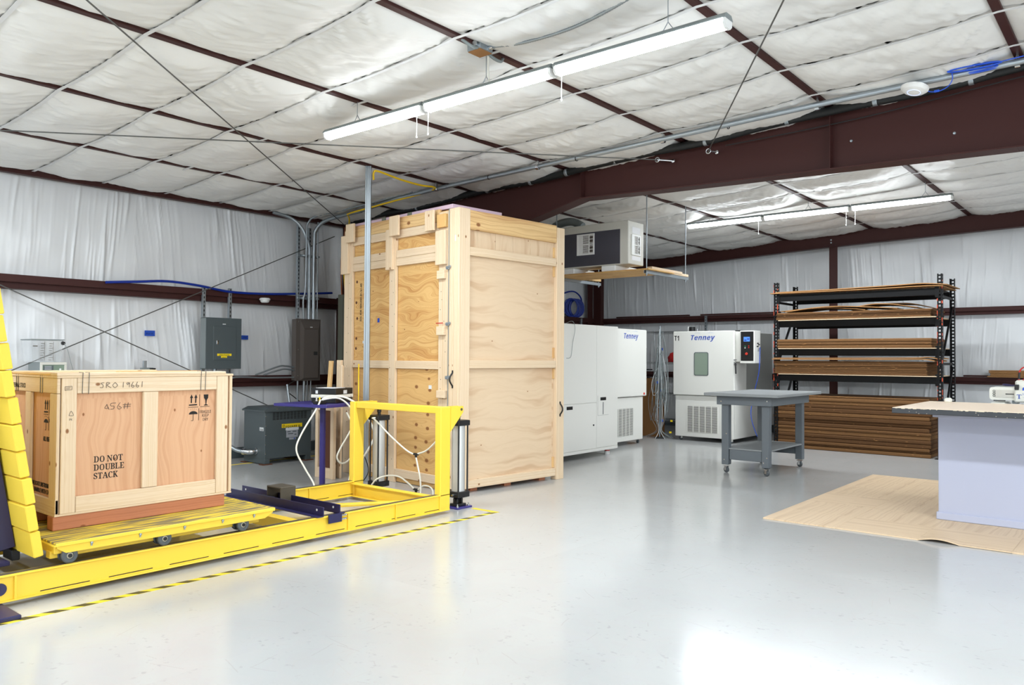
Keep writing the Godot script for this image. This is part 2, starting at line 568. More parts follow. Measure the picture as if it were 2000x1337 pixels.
func build_lamps():
	var row := "strip lights in the row above the crates"
	var far := "strip lights in the row beyond the beam"
	var words := ["white strip light above the small crate, farthest of its row from the camera", "white strip light under the ceiling junction box, middle one of its row", "white strip light nearest the camera, its end cap close to the ceiling rod"]
	var words2 := ["white strip light beyond the beam, next to the hanging tray rod", "white strip light beyond the beam, middle one of three", "white strip light beyond the beam, above the cardboard rack, farthest from the tray"]
	var z1 := [[-5.83, -4.56], [-4.535, -3.262], [-3.237, -1.965]]
	var cords1 := [[-4.60], [-4.47], [-3.16]]
	for k in 3:
		fixture(4.38, z1[k][0], z1[k][1], 3.37, words[k], row, cords1[k], [[-5.41], [-3.90], [-2.37]][k])
	var z2 := [[-5.80, -4.575], [-4.55, -3.325], [-3.30, -2.05]]
	var cords2 := [[-4.62], [-3.36], [-3.24]]
	for k in 3:
		fixture(11.4, z2[k][0], z2[k][1], 3.48, words2[k], far, cords2[k], [[-5.41], [-3.90], [-2.37]][k])
	for q in [[4.38, 0.5, 4.4], [0.55, -9.1, -5.2], [0.55, 0.5, 4.4], [-3.2, -6.2, -2.3], [11.4, 0.4, 4.3]]:  # unseen strips, added to even out the light across the room
		fixture(q[0], q[1], q[2], 3.30, "long white strip light added outside the picture to brighten the shop", "added strip lights outside the picture", [], [q[1] + 0.5, q[2] - 0.5], 1.7)


func fixture(x: float, z0: float, z1: float, y: float, label: String, group: String, cords: Array, chains: Array, more := 1.0):
	var zc := (z0 + z1) * 0.5
	var ln := z1 - z0
	var o := thing("strip_light", label, "light", Vector3(x, y, zc), group)
	var b := MB.new()
	# housing: shallow tray with sloping sides
	b.prism(PackedVector2Array([Vector2(-0.055, 0.055), Vector2(-0.058, 0.06), Vector2(-0.035, 0.088), Vector2(0.035, 0.088), Vector2(0.058, 0.06), Vector2(0.055, 0.055)]), z0, z1, Transform3D(Basis(), Vector3(x, y, 0)))
	put(b, "housing", o, M.galv_dull)
	b = MB.new()
	var pr := PackedVector2Array()
	for i in 9:
		var a := PI + PI * i / 8.0
		pr.append(Vector2(0.052 * cos(a), 0.054 + 0.054 * sin(a)))
	b.prism(pr, z0 + 0.02, z1 - 0.02, Transform3D(Basis(), Vector3(x, y, 0)))
	put(b, "lens", o, M.lens_glow)
	for e in [z0 + 0.01, z1 - 0.01]:
		var cb := MB.new()
		cb.prism(PackedVector2Array([Vector2(-0.05, 0.055), Vector2(-0.046, 0.02), Vector2(-0.025, 0.001), Vector2(0.025, 0.001), Vector2(0.046, 0.02), Vector2(0.05, 0.055)]), e - 0.009, e + 0.009, Transform3D(Basis(), Vector3(x, y, 0)))
		put(cb, "end_cap", o, M.white_plastic)
	for cz in cords:
		var c := MB.new()
		c.tube([Vector3(x - 0.05, y + 0.05, cz), Vector3(x - 0.052, y - 0.19, cz)], 0.0028, 6)
		c.lathe([Vector2(0, -0.018), Vector2(0.006, -0.014), Vector2(0.006, 0.0), Vector2(0, 0.003)], 8, Transform3D(Basis(), Vector3(x - 0.052, y - 0.19, cz)))
		put(c, "pull_cord", o, M.white_plastic)
	for hz in chains:
		var c := MB.new()
		var top := ry(hz) + 0.01
		var fork := Vector3(x, y + 0.15, hz)
		c.tube([Vector3(x, top, hz), fork], 0.003, 5)
		c.tube([fork, Vector3(x, y + 0.086, hz - 0.045)], 0.003, 5)
		c.tube([fork, Vector3(x, y + 0.086, hz + 0.045)], 0.003, 5)
		put(c, "chain", o, M.galv)
	var l := AreaLight3D.new()
	l.name = "lamp"
	l.area_size = Vector2(0.1, ln - 0.06)
	l.light_energy = LAMP_ENERGY * more * ln / 1.27
	l.area_normalize_energy = true
	l.light_color = Color(0.95, 0.98, 1.0)
	l.area_range = 40.0
	l.area_attenuation = 2.0
	l.shadow_enabled = true
	l.transform = Transform3D(Basis(Vector3(1, 0, 0), Vector3(0, 0, -1), Vector3(0, 1, 0)), Vector3(0, -0.004, 0))
	o.add_child(l)


func build_shell():
	var b := MB.new()
	b.box(Vector3(4.3, -0.1, -1.5), Vector3(22.0, 0.2, 18.0))
	tag(solo(b, "floor", M.floor, "glossy pale grey epoxy floor with fine scuffs", "floor", Vector3(4.3, 0, -1.5)), "", "", "", "structure")
	# outer sheeting: the far sides stay out of the picture but close the room, with openings added to let in fill light
	var walls := {
		"wall_left": ["long wall lined with white wrinkled vinyl between brown girts", [[Vector3(4.3, 2.1, -10.05), Vector3(22.0, 4.4, 0.1)]]],
		"wall_rear": ["end wall lined with white vinyl behind the rack", [[Vector3(15.1, 2.1, -1.5), Vector3(0.1, 4.4, 18.0)]]],
		"wall_front": ["plain white wall behind the camera with an opening added for fill light", [[Vector3(-6.6, 2.1, -6.3), Vector3(0.1, 4.4, 7.6)], [Vector3(-6.6, 2.1, 5.15), Vector3(0.1, 4.4, 4.7)], [Vector3(-6.6, 3.75, 0.15), Vector3(0.1, 1.1, 5.3)]]],
		"wall_right": ["plain white wall on the side away from the crates with an opening added for fill light", [[Vector3(-5.4, 2.1, 7.4), Vector3(2.6, 4.4, 0.1)], [Vector3(10.9, 2.1, 7.4), Vector3(8.8, 4.4, 0.1)], [Vector3(1.2, 3.75, 7.4), Vector3(10.6, 1.1, 0.1)]]]}
	for k in walls:
		var w := thing(k, walls[k][0], "wall", Vector3(walls[k][1][0][0].x, 0, walls[k][1][0][0].z), "", 0.0, "structure")
		for q in walls[k][1]: bx(w, "sheeting", q[0], q[1], M.shell, 0.0)


# one sagging insulation blanket, its own corner at the origin: x 0..wx, z 0..lz
func blanket(sd: int, wx: float, lz: float, nu: int, nw: int) -> ArrayMesh:
	var nf := noise(sd, 1.0, 2)
	var b := MB.new()
	var f := func(u: float, w: float) -> Vector3:
		var s := 1.0 - pow(absf(2.0 * w - 1.0), 5.0)
		var sd2 := 0.026 + 0.058 * pow(sin(PI * clampf(u, 0.0, 1.0)), 0.7) * (1.0 + 0.3 * nf.get_noise_2d(u * 2.0, w * 2.0))
		var arc := w * lz + 0.16 * sin(PI * u * 0.8 + 0.3) + 0.05 * nf.get_noise_2d(u * 3.0, w * 2.0)
		var r1 := nf.get_noise_2d(u * 1.6 + 7.0, arc * 13.0)
		var r2 := nf.get_noise_2d(u * 2.4 + 40.0, arc * 24.0)
		var edge := 0.45 + 0.55 * absf(2.0 * u - 1.0)
		var fold := -(0.030 * pow(maxf(r1, 0.0), 1.3) + 0.010 * r2) * edge * smoothstep(0.0, 0.1, w) * smoothstep(1.0, 0.9, w)
		return Vector3(u * wx, 0.022 - sd2 * s + fold, w * lz)
	b.sheet(nu, nw, f, false)
	return b.mesh()


func build_ceiling():
	var c := thing("ceiling", "sloping roof lined with sagging white vinyl insulation between brown purlins", "ceiling", Vector3(4.3, 3.7, -1.5), "", 0.0, "structure")
	var b := MB.new()
	var za := -10.1
	var zb := 7.5
	b.bar(Vector3(4.3, ry(za) + 0.27, za), Vector3(4.3, ry(zb) + 0.27, zb), 22.0, 0.06)
	put(b, "roof_deck", c, M.shell)
	var zs := [-9.72, -8.40, -6.92, -5.41, -3.88, -2.37, -0.85, 0.67, 2.2]
	for k in range(1, zs.size()):
		var z: float = zs[k]
		bx(c, "purlin", Vector3(4.6, ry(z) + 0.1, z), Vector3(20.6, 0.2, 0.062), M.red_iron, 0.004)
	var strap_x := []
	var x := -1.24
	while x < 14.9:
		strap_x.append(x)
		x += 0.752
	var kinds := []
	for k in 5: kinds.append(blanket(100 + k * 3, 0.752, 1.0, 18, 60))
	var short := blanket(140, 0.752, 1.0, 18, 60)
	var tilt := atan(0.0417)
	for k in zs.size() - 1:
		var z0: float = zs[k] + (0.0 if k == 0 else 0.03)
		var lz: float = zs[k + 1] - 0.03 - z0
		for i in strap_x.size() - 1:
			if strap_x[i] < 0.2 and k < 2 or strap_x[i] < -0.8 + 0.5 * k and k < 6: pass
			var o := MeshInstance3D.new()
			o.name = "insulation_panel"
			o.mesh = kinds[(i * 3 + k * 2 + (i * k) % 3) % 5]
			o.material_override = M.ceiling_vinyl
			o.transform = Transform3D(Basis(Vector3.RIGHT, -tilt) * Basis.from_scale(Vector3(1, 1, lz)), Vector3(strap_x[i], ry(z0), z0) - org(c))
			c.add_child(o, true)
	var xs := strap_x.duplicate()
	xs.append(4.40)
	for sx in xs:
		var st := MB.new()
		var prev := Vector3(sx, ry(-9.80) - 0.004, -9.80)
		for k in zs.size() - 1:
			for j in range(1, 7):
				var t := j / 6.0
				var z: float = lerpf(zs[k], zs[k + 1], t)
				var p := Vector3(sx, ry(z) - 0.004 - 0.026 * (1.0 - pow(absf(2.0 * t - 1.0), 2.2)), z)
				st.bar(prev, p, 0.03, 0.003)
				prev = p
		put(st, "strap", c, M.strap)


func liner(parent: Node, called: String, sd: int, a: Vector3, along: Vector3, wide: float, y0: float, y1f: Callable, inward: Vector3):
	var nf := noise(sd, 1.0, 2)
	var b := MB.new()
	var lean := rng.randf_range(-0.5, 0.9)
	var nu := 170
	var f := func(u: float, w: float) -> Vector3:
		var s := u * wide
		var p := a + along * s
		var y: float = lerpf(y0, y1f.call(p), w)
		var hold := smoothstep(0.0, 0.12, w) * smoothstep(1.0, 0.85, w)
		var q := s + lean * 0.22 * (w - 0.5)
		var dens := smoothstep(-0.25, 0.35, nf.get_noise_2d(s * 1.3 + 60.0, w * 0.7))
		var r1 := nf.get_noise_2d(q * 8.0, w * 0.55)
		var r2 := nf.get_noise_2d(q * 17.0 + 30.0, w * 0.8)
		var d := (0.030 * pow(maxf(r1, 0.0), 2.0) + 0.012 * pow(maxf(r2, 0.0), 1.5)) * (0.25 + 0.9 * dens) + 0.02 * hold * nf.get_noise_2d(s * 1.1 + 5.0, w * 1.5)
		return p + Vector3(0, y, 0) + inward * d
	b.sheet(nu, 14, f, along.cross(Vector3.UP).dot(inward) < 0.0)
	put(b, called, parent, M.vinyl)


func build_liners():
	var wl := get_node("wall_left")
	var wr := get_node("wall_rear")
	var rows := [[0.13, 1.06], [1.10, 2.18], [2.24, -1.0]]
	var top := func(p: Vector3) -> float: return ry(p.z) + 0.02
	var k := 0
	for r in rows:
		var y1f := top
		if r[1] > 0.0:
			var yy: float = r[1]
			y1f = func(_p: Vector3) -> float: return yy
		var x := -1.0
		while x < 14.8:
			var w := minf(1.83, 14.9 - x)
			liner(wl, "liner_panel", 200 + k, Vector3(x, 0, LINER_Z), Vector3.RIGHT, w + 0.015, r[0], y1f, Vector3(0, 0, 1))
			x += 1.83
			k += 1
		var z := LINER_Z
		while z < 1.2:
			liner(wr, "liner_panel", 260 + k, Vector3(REAR_X, 0, z), Vector3(0, 0, 1), 1.845, r[0], y1f, Vector3(-1, 0, 0))
			z += 1.83
			k += 1
	# girts: a front flange and a level web that runs back to the liner
	for y in [2.28, 1.133]:
		bx(wl, "girt", Vector3(6.95, y - 0.04, -9.668), Vector3(16.0, 0.08, 0.004), M.red_iron, 0.0015)
		bx(wl, "girt", Vector3(6.95, y - 0.082, -9.71), Vector3(16.0, 0.004, 0.09), M.red_iron, 0.0)
		bx(wl, "girt", Vector3(6.95, y - 0.115, -9.72), Vector3(16.0, 0.07, 0.004), M.red_iron, 0.0)
		bx(wl, "girt", Vector3(6.95, y - 0.152, -9.78), Vector3(16.0, 0.005, 0.16), M.red_iron, 0.0)
		bx(wr, "girt", Vector3(14.70, y - 0.0325, -1.3), Vector3(0.004, 0.065, 16.8), M.red_iron, 0.0015)
		bx(wr, "girt", Vector3(14.74, y - 0.067, -1.3), Vector3(0.08, 0.004, 16.8), M.red_iron, 0.0)
		bx(wr, "girt", Vector3(14.745, y - 0.092, -1.3), Vector3(0.004, 0.05, 16.8), M.red_iron, 0.0)
		bx(wr, "girt", Vector3(14.82, y - 0.118, -1.3), Vector3(0.16, 0.005, 16.8), M.red_iron, 0.0)
	bx(wl, "eave_strut", Vector3(6.95, ry(-9.72) - 0.022, -9.72), Vector3(16.0, 0.07, 0.09), M.red_iron, 0.004)
	bx(wl, "base_angle", Vector3(6.95, 0.07, -9.80), Vector3(16.0, 0.14, 0.08), M.elec_grey, 0.004)
	bx(wr, "base_angle", Vector3(14.84, 0.07, -1.3), Vector3(0.08, 0.14, 16.8), M.elec_grey, 0.004)


func i_beam_leg(o: Node, x: float, z0: float, z1: float, ytop: float):
	# column standing on the floor, web in the plane x, flanges at z0 and z1
	bb(o, "web", Vector3(x - 0.005, 0.0, z0), Vector3(x + 0.005, ytop, z1), M.red_iron, 0.0)
	bb(o, "flange", Vector3(x - 0.1, 0.0, z1 - 0.006), Vector3(x + 0.1, ytop, z1 + 0.006), M.red_iron, 0.002)


func build_frame():
	# main frame: tapered rafter above the tall crate, its column against the left wall
	var o := thing("roof_beam", "deep tapered brown steel roof beam crossing above the tall crate", "beam", Vector3(MAIN_X, 0, -9.6), "", 0.0, "structure")
	var X := Transform3D(Basis(Vector3(0, 0, 1), Vector3(0, 1, 0), Vector3(-1, 0, 0)), Vector3(MAIN_X, 0, 0))
	var low := [Vector2(-9.35, 2.32), Vector2(-5.2, 3.27), Vector2(-4.137, 3.233), Vector2(-0.883, 3.151), Vector2(7.2, 2.95)]
	var poly := PackedVector2Array([Vector2(7.2, ry(7.2)), Vector2(-9.7, ry(-9.7)), Vector2(-9.7, 2.3)])
	for p in low: poly.append(p)
	var b := MB.new()
	b.prism(poly, -0.006, 0.006, X)
	put(b, "web", o, M.red_iron)
	b = MB.new()
	for k in low.size() - 1:
		b.bar(Vector3(MAIN_X, low[k].y, low[k].x), Vector3(MAIN_X, low[k + 1].y, low[k + 1].x), 0.2, 0.014, 0.002)
	put(b, "bottom_flange", o, M.red_iron)
	b = MB.new()
	b.bar(Vector3(MAIN_X, ry(-9.7) - 0.008, -9.7), Vector3(MAIN_X, ry(7.2) - 0.008, 7.2), 0.2, 0.012, 0.002)
	put(b, "top_flange", o, M.red_iron)
	for q in [[-5.2, 3.27], [-2.37, 3.2]]:
		bb(o, "stiffener", Vector3(MAIN_X - 0.09, q[1], q[0] - 0.004), Vector3(MAIN_X - 0.006, ry(q[0]), q[0] + 0.004), M.red_iron, 0.0)
	b = MB.new()
	for q in [[3.28, -5.28], [3.44, -2.2], [3.36, -1.35]]:
		b.lathe([Vector2(0, 0.014), Vector2(0.011, 0.012), Vector2(0.013, 0.0)], 10, Transform3D(Basis(Vector3(0, 0, 1), Vector3(-1, 0, 0), Vector3(0, -1, 0)), Vector3(MAIN_X - 0.006, q[0], q[1])))
	put(b, "bolt_head", o, M.galv, "pale bolt heads", "stuff")
	var c := thing("steel_column", "brown steel column in the dark gap beside the tall crate", "column", Vector3(MAIN_X, 0, -9.6), "", 0.0, "structure")
	i_beam_leg(c, MAIN_X, -9.84, -9.42, 2.31)
	# rear frame
	var r := thing("roof_beam", "straight brown steel beam along the top of the end wall", "beam", Vector3(REAR_RAFTER_X, 0, -9.6), "", 0.0, "structure")
	X.origin.x = REAR_RAFTER_X
	var low2 := [Vector2(-9.7, 3.22), Vector2(-4.6, 3.433), Vector2(-1.62, 3.506), Vector2(7.2, 3.85)]
	poly = PackedVector2Array([Vector2(7.2, ry(7.2)), Vector2(-9.7, ry(-9.7))])
	for p in low2: poly.append(p)
	b = MB.new()
	b.prism(poly, -0.006, 0.006, X)
	put(b, "web", r, M.red_iron)
	b = MB.new()
	for k in low2.size() - 1:
		b.bar(Vector3(REAR_RAFTER_X, low2[k].y, low2[k].x), Vector3(REAR_RAFTER_X, low2[k + 1].y, low2[k + 1].x), 0.14, 0.012, 0.002)
	put(b, "bottom_flange", r, M.red_iron)
	b = MB.new()
	for q in [[3.56, -4.55], [3.51, -4.55]]:
		b.lathe([Vector2(0, 0.014), Vector2(0.014, 0.012), Vector2(0.016, 0.0)], 10, Transform3D(Basis(Vector3(0, 0, 1), Vector3(-1, 0, 0), Vector3(0, -1, 0)), Vector3(REAR_RAFTER_X - 0.006, q[0], q[1])))
	put(b, "bolt_head", r, M.galv, "pale bolt heads", "stuff")
	var c2 := thing("steel_column", "brown steel column standing behind the cardboard rack", "column", Vector3(REAR_RAFTER_X, 0, -4.51), "", 0.0, "structure")
	bb(c2, "flange", Vector3(REAR_RAFTER_X - 0.01, 0, -4.585), Vector3(REAR_RAFTER_X, 3.43, -4.44), M.red_iron, 0.002)
	bb(c2, "web", Vector3(REAR_RAFTER_X, 0, -4.516), Vector3(REAR_RAFTER_X + 0.2, 3.43, -4.508), M.red_iron, 0.0)
	var c3 := thing("steel_column", "brown corner column beside the coil of blue hose", "column", Vector3(REAR_RAFTER_X, 0, -9.57), "", 0.0, "structure")
	bb(c3, "flange", Vector3(REAR_RAFTER_X - 0.01, 0, -9.67), Vector3(REAR_RAFTER_X, 3.35, -9.47), M.red_iron, 0.002)
	bb(c3, "web", Vector3(REAR_RAFTER_X, 0, -9.575), Vector3(REAR_RAFTER_X + 0.25, 3.35, -9.565), M.red_iron, 0.0)
	bb(c3, "flange", Vector3(REAR_RAFTER_X - 0.22, 0, -9.69), Vector3(REAR_RAFTER_X - 0.02, 3.35, -9.68), M.red_iron, 0.002)
	# brace rods in the roof and on the wall, with their eyes at the beam
	rod("brace_rod", "thin steel brace rod running under the ceiling from the corner behind the crate", [Vector3(1.2, 3.58, -4.38), Vector3(7.35, 3.36, -9.35)], 0.006)
	rod("brace_rod", "thin steel brace rod crossing the far ceiling bays to the eye on the beam", [Vector3(0.2, 3.33, -9.6), Vector3(7.44, 3.54, -4.15)], 0.006)
	rod("brace_rod", "thin steel brace rod rising past the end of the near strip light", [Vector3(3.2, 3.71, -0.72), Vector3(7.42, 3.53, -3.55)], 0.006)
	rod("brace_rod", "thin steel rod slanting down the left wall to the transformer", [Vector3(2.6, 2.29, -9.55), Vector3(6.6, 0.55, -9.55)], 0.0065)
	rod("brace_rod", "thin steel rod slanting up the left wall to the dark column", [Vector3(2.9, 1.16, -9.52), Vector3(7.3, 3.2, -9.52)], 0.0065)
	for q in [[Vector3(7.52, 3.53, -3.5), Vector3(7.42, 3.53, -3.55), "steel eye bolt where the rising rod meets the beam web"], [Vector3(7.56, 3.53, -4.02), Vector3(7.44, 3.54, -4.15), "steel eye bolt with a ring at the end of the level brace rod"]]:
		var e := MB.new()
		e.tube([q[1], q[0]], 0.011, 8)
		var ring := []
		for j in 17: ring.append(q[1] + Vector3(0, sin(TAU * j / 16.0), cos(TAU * j / 16.0)) * 0.024)
		e.tube(ring, 0.007, 6)
		e.lathe([Vector2(0, 0.02), Vector2(0.02, 0.014), Vector2(0.022, -0.005), Vector2(0, -0.005)], 10, Transform3D(Basis(Vector3(0, 0, 1), Vector3(-1, 0, 0), Vector3(0, -1, 0)), q[0]))
		solo(e, "eye_bolt", M.chrome, q[2], "eye bolt", q[0])


func rod(called: String, label: String, pts: Array, r: float):
	var b := MB.new()
	b.tube(pts, r, 7)
	solo(b, called, M.steel_rod, label, "rod", pts[0])


# ---------------------------------------------------------------- the tall crate; its own axes: x along the pale face, -z along the golden face
func pull_handle(parent: Node, at: Vector3, out: Vector3, hh: float):
	var b := MB.new()
	var pts := []
	for k in 11:
		var t := k / 10.0
		pts.append(at + Vector3.UP * lerpf(-hh * 0.38, hh * 0.38, t) + out * (0.004 + 0.036 * sin(PI * t)))
	b.tube(pts, 0.0085, 8)
	var side := out.cross(Vector3.UP)
	for s in [-1.0, 1.0]:
		b.box(at + Vector3.UP * hh * 0.44 * s + out * 0.002, Vector3(0.022, hh * 0.17, 0.004), 0.001, 1, Basis(side, Vector3.UP, -out))
	put(b, "handle", parent, M.black, "black arched pull handle")


func build_big_crate():
	var o := thing("plywood_crate", "tall pine and plywood walk-in crate with a pale door and golden side panels", "crate", Vector3(5.80, 0, -5.52), "", deg_to_rad(-5.7))
	var L := 1.63
	var H := 2.945
	# door (pale face): frame boards proud of three panels
	bb(o, "door_post", Vector3(0.0, 0.045, -0.155), Vector3(0.085, H, -0.09), M.pine, 0.004, 1)
	bb(o, "door_post", Vector3(0.0, 0.045, -0.088), Vector3(0.155, H, 0.0), M.pine, 0.004, 1)
	bb(o, "door_post", Vector3(1.498, 0.0, -0.085), Vector3(L, 2.915, 0.0), M.pine, 0.004, 1)
	bb(o, "rail", Vector3(0.157, 2.735, -0.05), Vector3(1.496, 2.935, -0.004), M.pine_dark, 0.004, 0)
	bb(o, "rail", Vector3(0.157, 2.462, -0.05), Vector3(1.496, 2.552, -0.006), M.pine, 0.003, 0)
	bb(o, "rail", Vector3(0.157, 1.287, -0.05), Vector3(1.496, 1.372, -0.006), M.pine, 0.003, 0)
	bb(o, "rail", Vector3(0.157, 0.045, -0.05), Vector3(1.496, 0.13, -0.006), M.pine, 0.003, 0)
	var xs := [0.157, 0.29, 0.56, 0.82, 1.105, 1.496]
	for k in 5:
		bb(o, "plank", Vector3(xs[k] + 0.001, 2.55, -0.06), Vector3(xs[k + 1] - 0.001, 2.74, -0.048 - 0.001 * (k % 2)), M.ply_pale, 0.001, 1)
	bb(o, "panel", Vector3(0.157, 1.37, -0.06), Vector3(1.496, 2.465, -0.048), M.ply_pale, 0.0, 0)
	bb(o, "panel", Vector3(0.157, 0.128, -0.06), Vector3(1.496, 1.29, -0.048), M.ply_pale, 0.0, 0)
	bb(o, "door_back", Vector3(0.02, 0.06, -0.15), Vector3(L - 0.01, H - 0.03, -0.07), M.pine_dark, 0.0, 0)
	for y in [2.40, 2.62, 1.46, 1.22, 0.2]:
		bb(o, "cleat", Vector3(1.475, y - 0.06, -0.048), Vector3(1.498, y + 0.06, -0.03), M.pine_dark, 0.001, 1)
	# golden side: panel, first layer of boards, then the overlaid boards
	var f0 := 0.052
	var f1 := 0.016
	var f2 := -0.022
	var f3 := -0.05
	for q in [[1.985, 2.156], [1.106, 1.227], [0.19, 0.342]]:
		bb(o, "post", Vector3(f1, 0.0, -q[1]), Vector3(f0, 2.93, -q[0]), M.pine, 0.004, 1)
	for q in [[2.832, 2.968, "pine_dark", 0.345, 2.15], [2.735, 2.830, "pine", 0.345, 2.15], [2.514, 2.60, "pine", 0.345, 1.983], [2.424, 2.512, "pine", 0.345, 1.983], [1.272, 1.360, "pine", 0.345, 1.983], [0.062, 0.152, "pine", 0.345, 1.983]]:
		var ff := f1 + 0.006
		var cuts := [q[3], 1.104, 1.229, q[4]]
		for k in [0, 2]:
			bb(o, "rail", Vector3(ff, q[0], -cuts[k + 1]), Vector3(f0, q[1], -cuts[k]), M[q[2]], 0.003, 2)
	for c in [[0.342, 1.106], [1.227, 1.985]]:
		bb(o, "panel", Vector3(f0, 2.598, -c[1]), Vector3(f0 + 0.012, 2.737, -c[0]), M.ply_gold, 0.0, 2)
		bb(o, "panel", Vector3(f0, 1.358, -c[1]), Vector3(f0 + 0.012, 2.426, -c[0]), M.ply_gold, 0.0, 2)
		bx(o, "panel", Vector3(f0 + 0.006, 0.71, -(c[0] + c[1]) * 0.5), Vector3(0.012, 1.12, c[1] - c[0]), M.ply_knotty, 0.0, 2, Vector2(0.1 if c[0] < 1.0 else 0.4, 0.02))
		bb(o, "panel", Vector3(f0, 0.005, -c[1]), Vector3(f0 + 0.012, 0.064, -c[0]), M.ply_gold, 0.0, 2)
	for q in [[2.03, 2.18, 2.40, 2.865, 0], [1.128, 1.254, 2.385, 2.84, 0], [0.2, 0.362, 2.37, 2.73, 0], [1.865, 2.036, 2.768, 2.99, 1], [0.98, 1.152, 2.754, 2.978, 1], [0.36, 0.508, 2.74, 2.956, 1]]:
		bb(o, "overlay_board", Vector3(f3 if q[4] == 1 else f2, q[2], -q[1]), Vector3(f2 if q[4] == 1 else f1, q[3], -q[0]), M.pine, 0.004, 1)
	bb(o, "block", Vector3(f2, 2.76, -0.335), Vector3(f1, 2.90, -0.195), M.ply_gold, 0.003, 1)
	for q in [[0.217, 0.332, 2.222, 2.31], [0.214, 0.334, 1.632, 1.723], [0.192, 0.325, 0.976, 1.055], [0.2, 0.3, 0.20, 0.28]]:
		bb(o, "block", Vector3(f2, q[2], -q[1]), Vector3(f1, q[3], -q[0]), M.pine, 0.003, 2)
	# far sides, roof and skids
	bb(o, "back_panel", Vector3(1.58, 0.05, -2.13), Vector3(1.60, 2.92, -0.16), M.ply_gold, 0.0, 1)
	bb(o, "end_panel", Vector3(0.06, 0.05, -2.14), Vector3(1.6, 2.92, -2.12), M.ply_gold, 0.0, 1)
	bb(o, "lid", Vector3(0.03, 2.915, -2.15), Vector3(1.62, 2.94, -0.16), M.ply_gold, 0.0, 0)
	for x in [0.3, 0.8, 1.35]: bb(o, "skid", Vector3(x - 0.05, 0.0, -2.1), Vector3(x + 0.05, 0.055, -0.08), M.fir_red, 0.003, 2)
	# seam strip, catches, handles
	bb(o, "seam_strip", Vector3(0.0, 0.3, -0.166), Vector3(0.008, 2.95, -0.157), M.galv_dull, 0.001, 1)
	for y in [2.33, 1.745, 1.19]:
		var b := MB.new()
		b.box(Vector3(0.0 + f2 * 0.3, y, -0.165), Vector3(0.02, 0.035, 0.05), 0.003)
		b.box(Vector3(-0.012, y + 0.012, -0.13), Vector3(0.012, 0.02, 0.03), 0.003)
		b.tube([Vector3(-0.016, y, -0.19), Vector3(-0.016, y, -0.12)], 0.004, 6)
		put(b, "catch", o, M.galv)
	bb(o, "tag_strip", Vector3(f2 - 0.002, 1.752, -0.335), Vector3(f2, 1.762, -0.22), M.red, 0.0)
	pull_handle(o, Vector3(0.0, 1.175, -0.085), Vector3(-1, 0, 0), 0.175)
	pull_handle(o, Vector3(1.562, 0.81, 0.0), Vector3(0, 0, 1), 0.165)
	# nail heads and the stamped line of print that runs up the golden panel
	var nb := MB.new()
	var r := RandomNumberGenerator.new()
	r.seed = 77
	for q in [[2.07, 0.15, 2.35, f1], [1.165, 0.2, 2.36, f1], [0.27, 0.35, 2.2, f1]]:
		for k in 16:
			nb.lathe([Vector2(0, 0.0015), Vector2(0.005, 0.001), Vector2(0.005, 0)], 6, Transform3D(Basis(Vector3(0, 0, 1), Vector3(-1, 0, 0), Vector3(0, -1, 0)), Vector3(q[3], lerpf(q[1], q[2], (k + r.randf() * 0.6) / 16.0), -q[0] + r.randf_range(-0.045, 0.045))))
	put(nb, "nail_head", o, M.raw_steel, "dark nail heads", "stuff")
	text(o, "stamp", "GRP 1 PS 1-09  SHEATHING  48/24  15/32", 0.035, Vector3(f0 - 0.0012, 2.05, -1.845), Basis(Vector3(0, -1, 0), Vector3(0, 0, 1), Vector3(-1, 0, 0)), M.ink, "Droid Sans", 700, 0.5)
	for q in [[2.3, 1.93], [2.05, 1.94], [1.86, 1.92], [1.62, 1.935], [1.5, 1.94]]:
		flat(o, "knot", Vector3(f0 - 0.001, q[0], -q[1]), FACE_CAM, [ngon(0.018, 10)], M.ink if q[0] > 9.0 else M.brown_pad)
	bb(o, "sticker", Vector3(f0 - 0.0015, 1.80, -1.50), Vector3(f0, 1.85, -1.46), M.blue_tape, 0.0)
	bb(o, "sticker", Vector3(f0 - 0.0015, 1.06, -0.54), Vector3(f0, 1.10, -0.49), M.label_white, 0.0)
	bb(o, "sticker", Vector3(f0 - 0.0015, 1.56, -1.80), Vector3(f0, 1.59, -1.77), M.label_white, 0.0)
	bb(o, "sticker", Vector3(-0.0015, 2.60, -0.065), Vector3(0, 2.66, -0.05), M.label_white, 0.0)
	# foam board lying on the crate
	var B := Basis(Vector3.UP, deg_to_rad(-5.7))
	var foam := thing("foam_board", "thin pale pink foam board with grey tape lying on the tall crate", "foam board", Vector3(5.80, 2.97, -5.52), "", deg_to_rad(-5.7))
	bb(foam, "sheet", Vector3(0.08, 0.0, -2.12), Vector3(0.8, 0.045, -0.2), M.foam_pink, 0.003)
	for d in [2.05, 1.42, 0.93]: bb(foam, "tape", Vector3(0.076, -0.002, -d - 0.05), Vector3(0.3, 0.047, -d + 0.03), M.olive_box, 0.0)
	var planks := [[5.76, -7.40, 5.78, -7.41, 1.36, 0.075, 0.038, "pine", "upright pale pine board, tallest one left of the tall crate"], [5.72, -7.62, 5.80, -7.60, 1.35, 0.06, 0.03, "pine_dark", "upright reddish board with a slight lean beside the tall crate"], [5.70, -7.30, 5.72, -7.30, 1.30, 0.05, 0.03, "pine", "narrow pale board at the corner of the tall crate"]]
	for q in planks:
		var b := MB.new()
		b.bar(Vector3(q[0], 0.0, q[1]), Vector3(q[2], q[4], q[3]), q[5], q[6], 0.003, Vector3(-1, 0, 0), Vector2(0.2, q[5]))
		solo(b, "board", M[q[7]], q[8], "board", Vector3(q[0], 0, q[1]))
	var fr := thing("wooden_frame", "small wooden frame with a dark reddish panel under the indigo stand", "frame", Vector3(5.60, 0, -7.42))
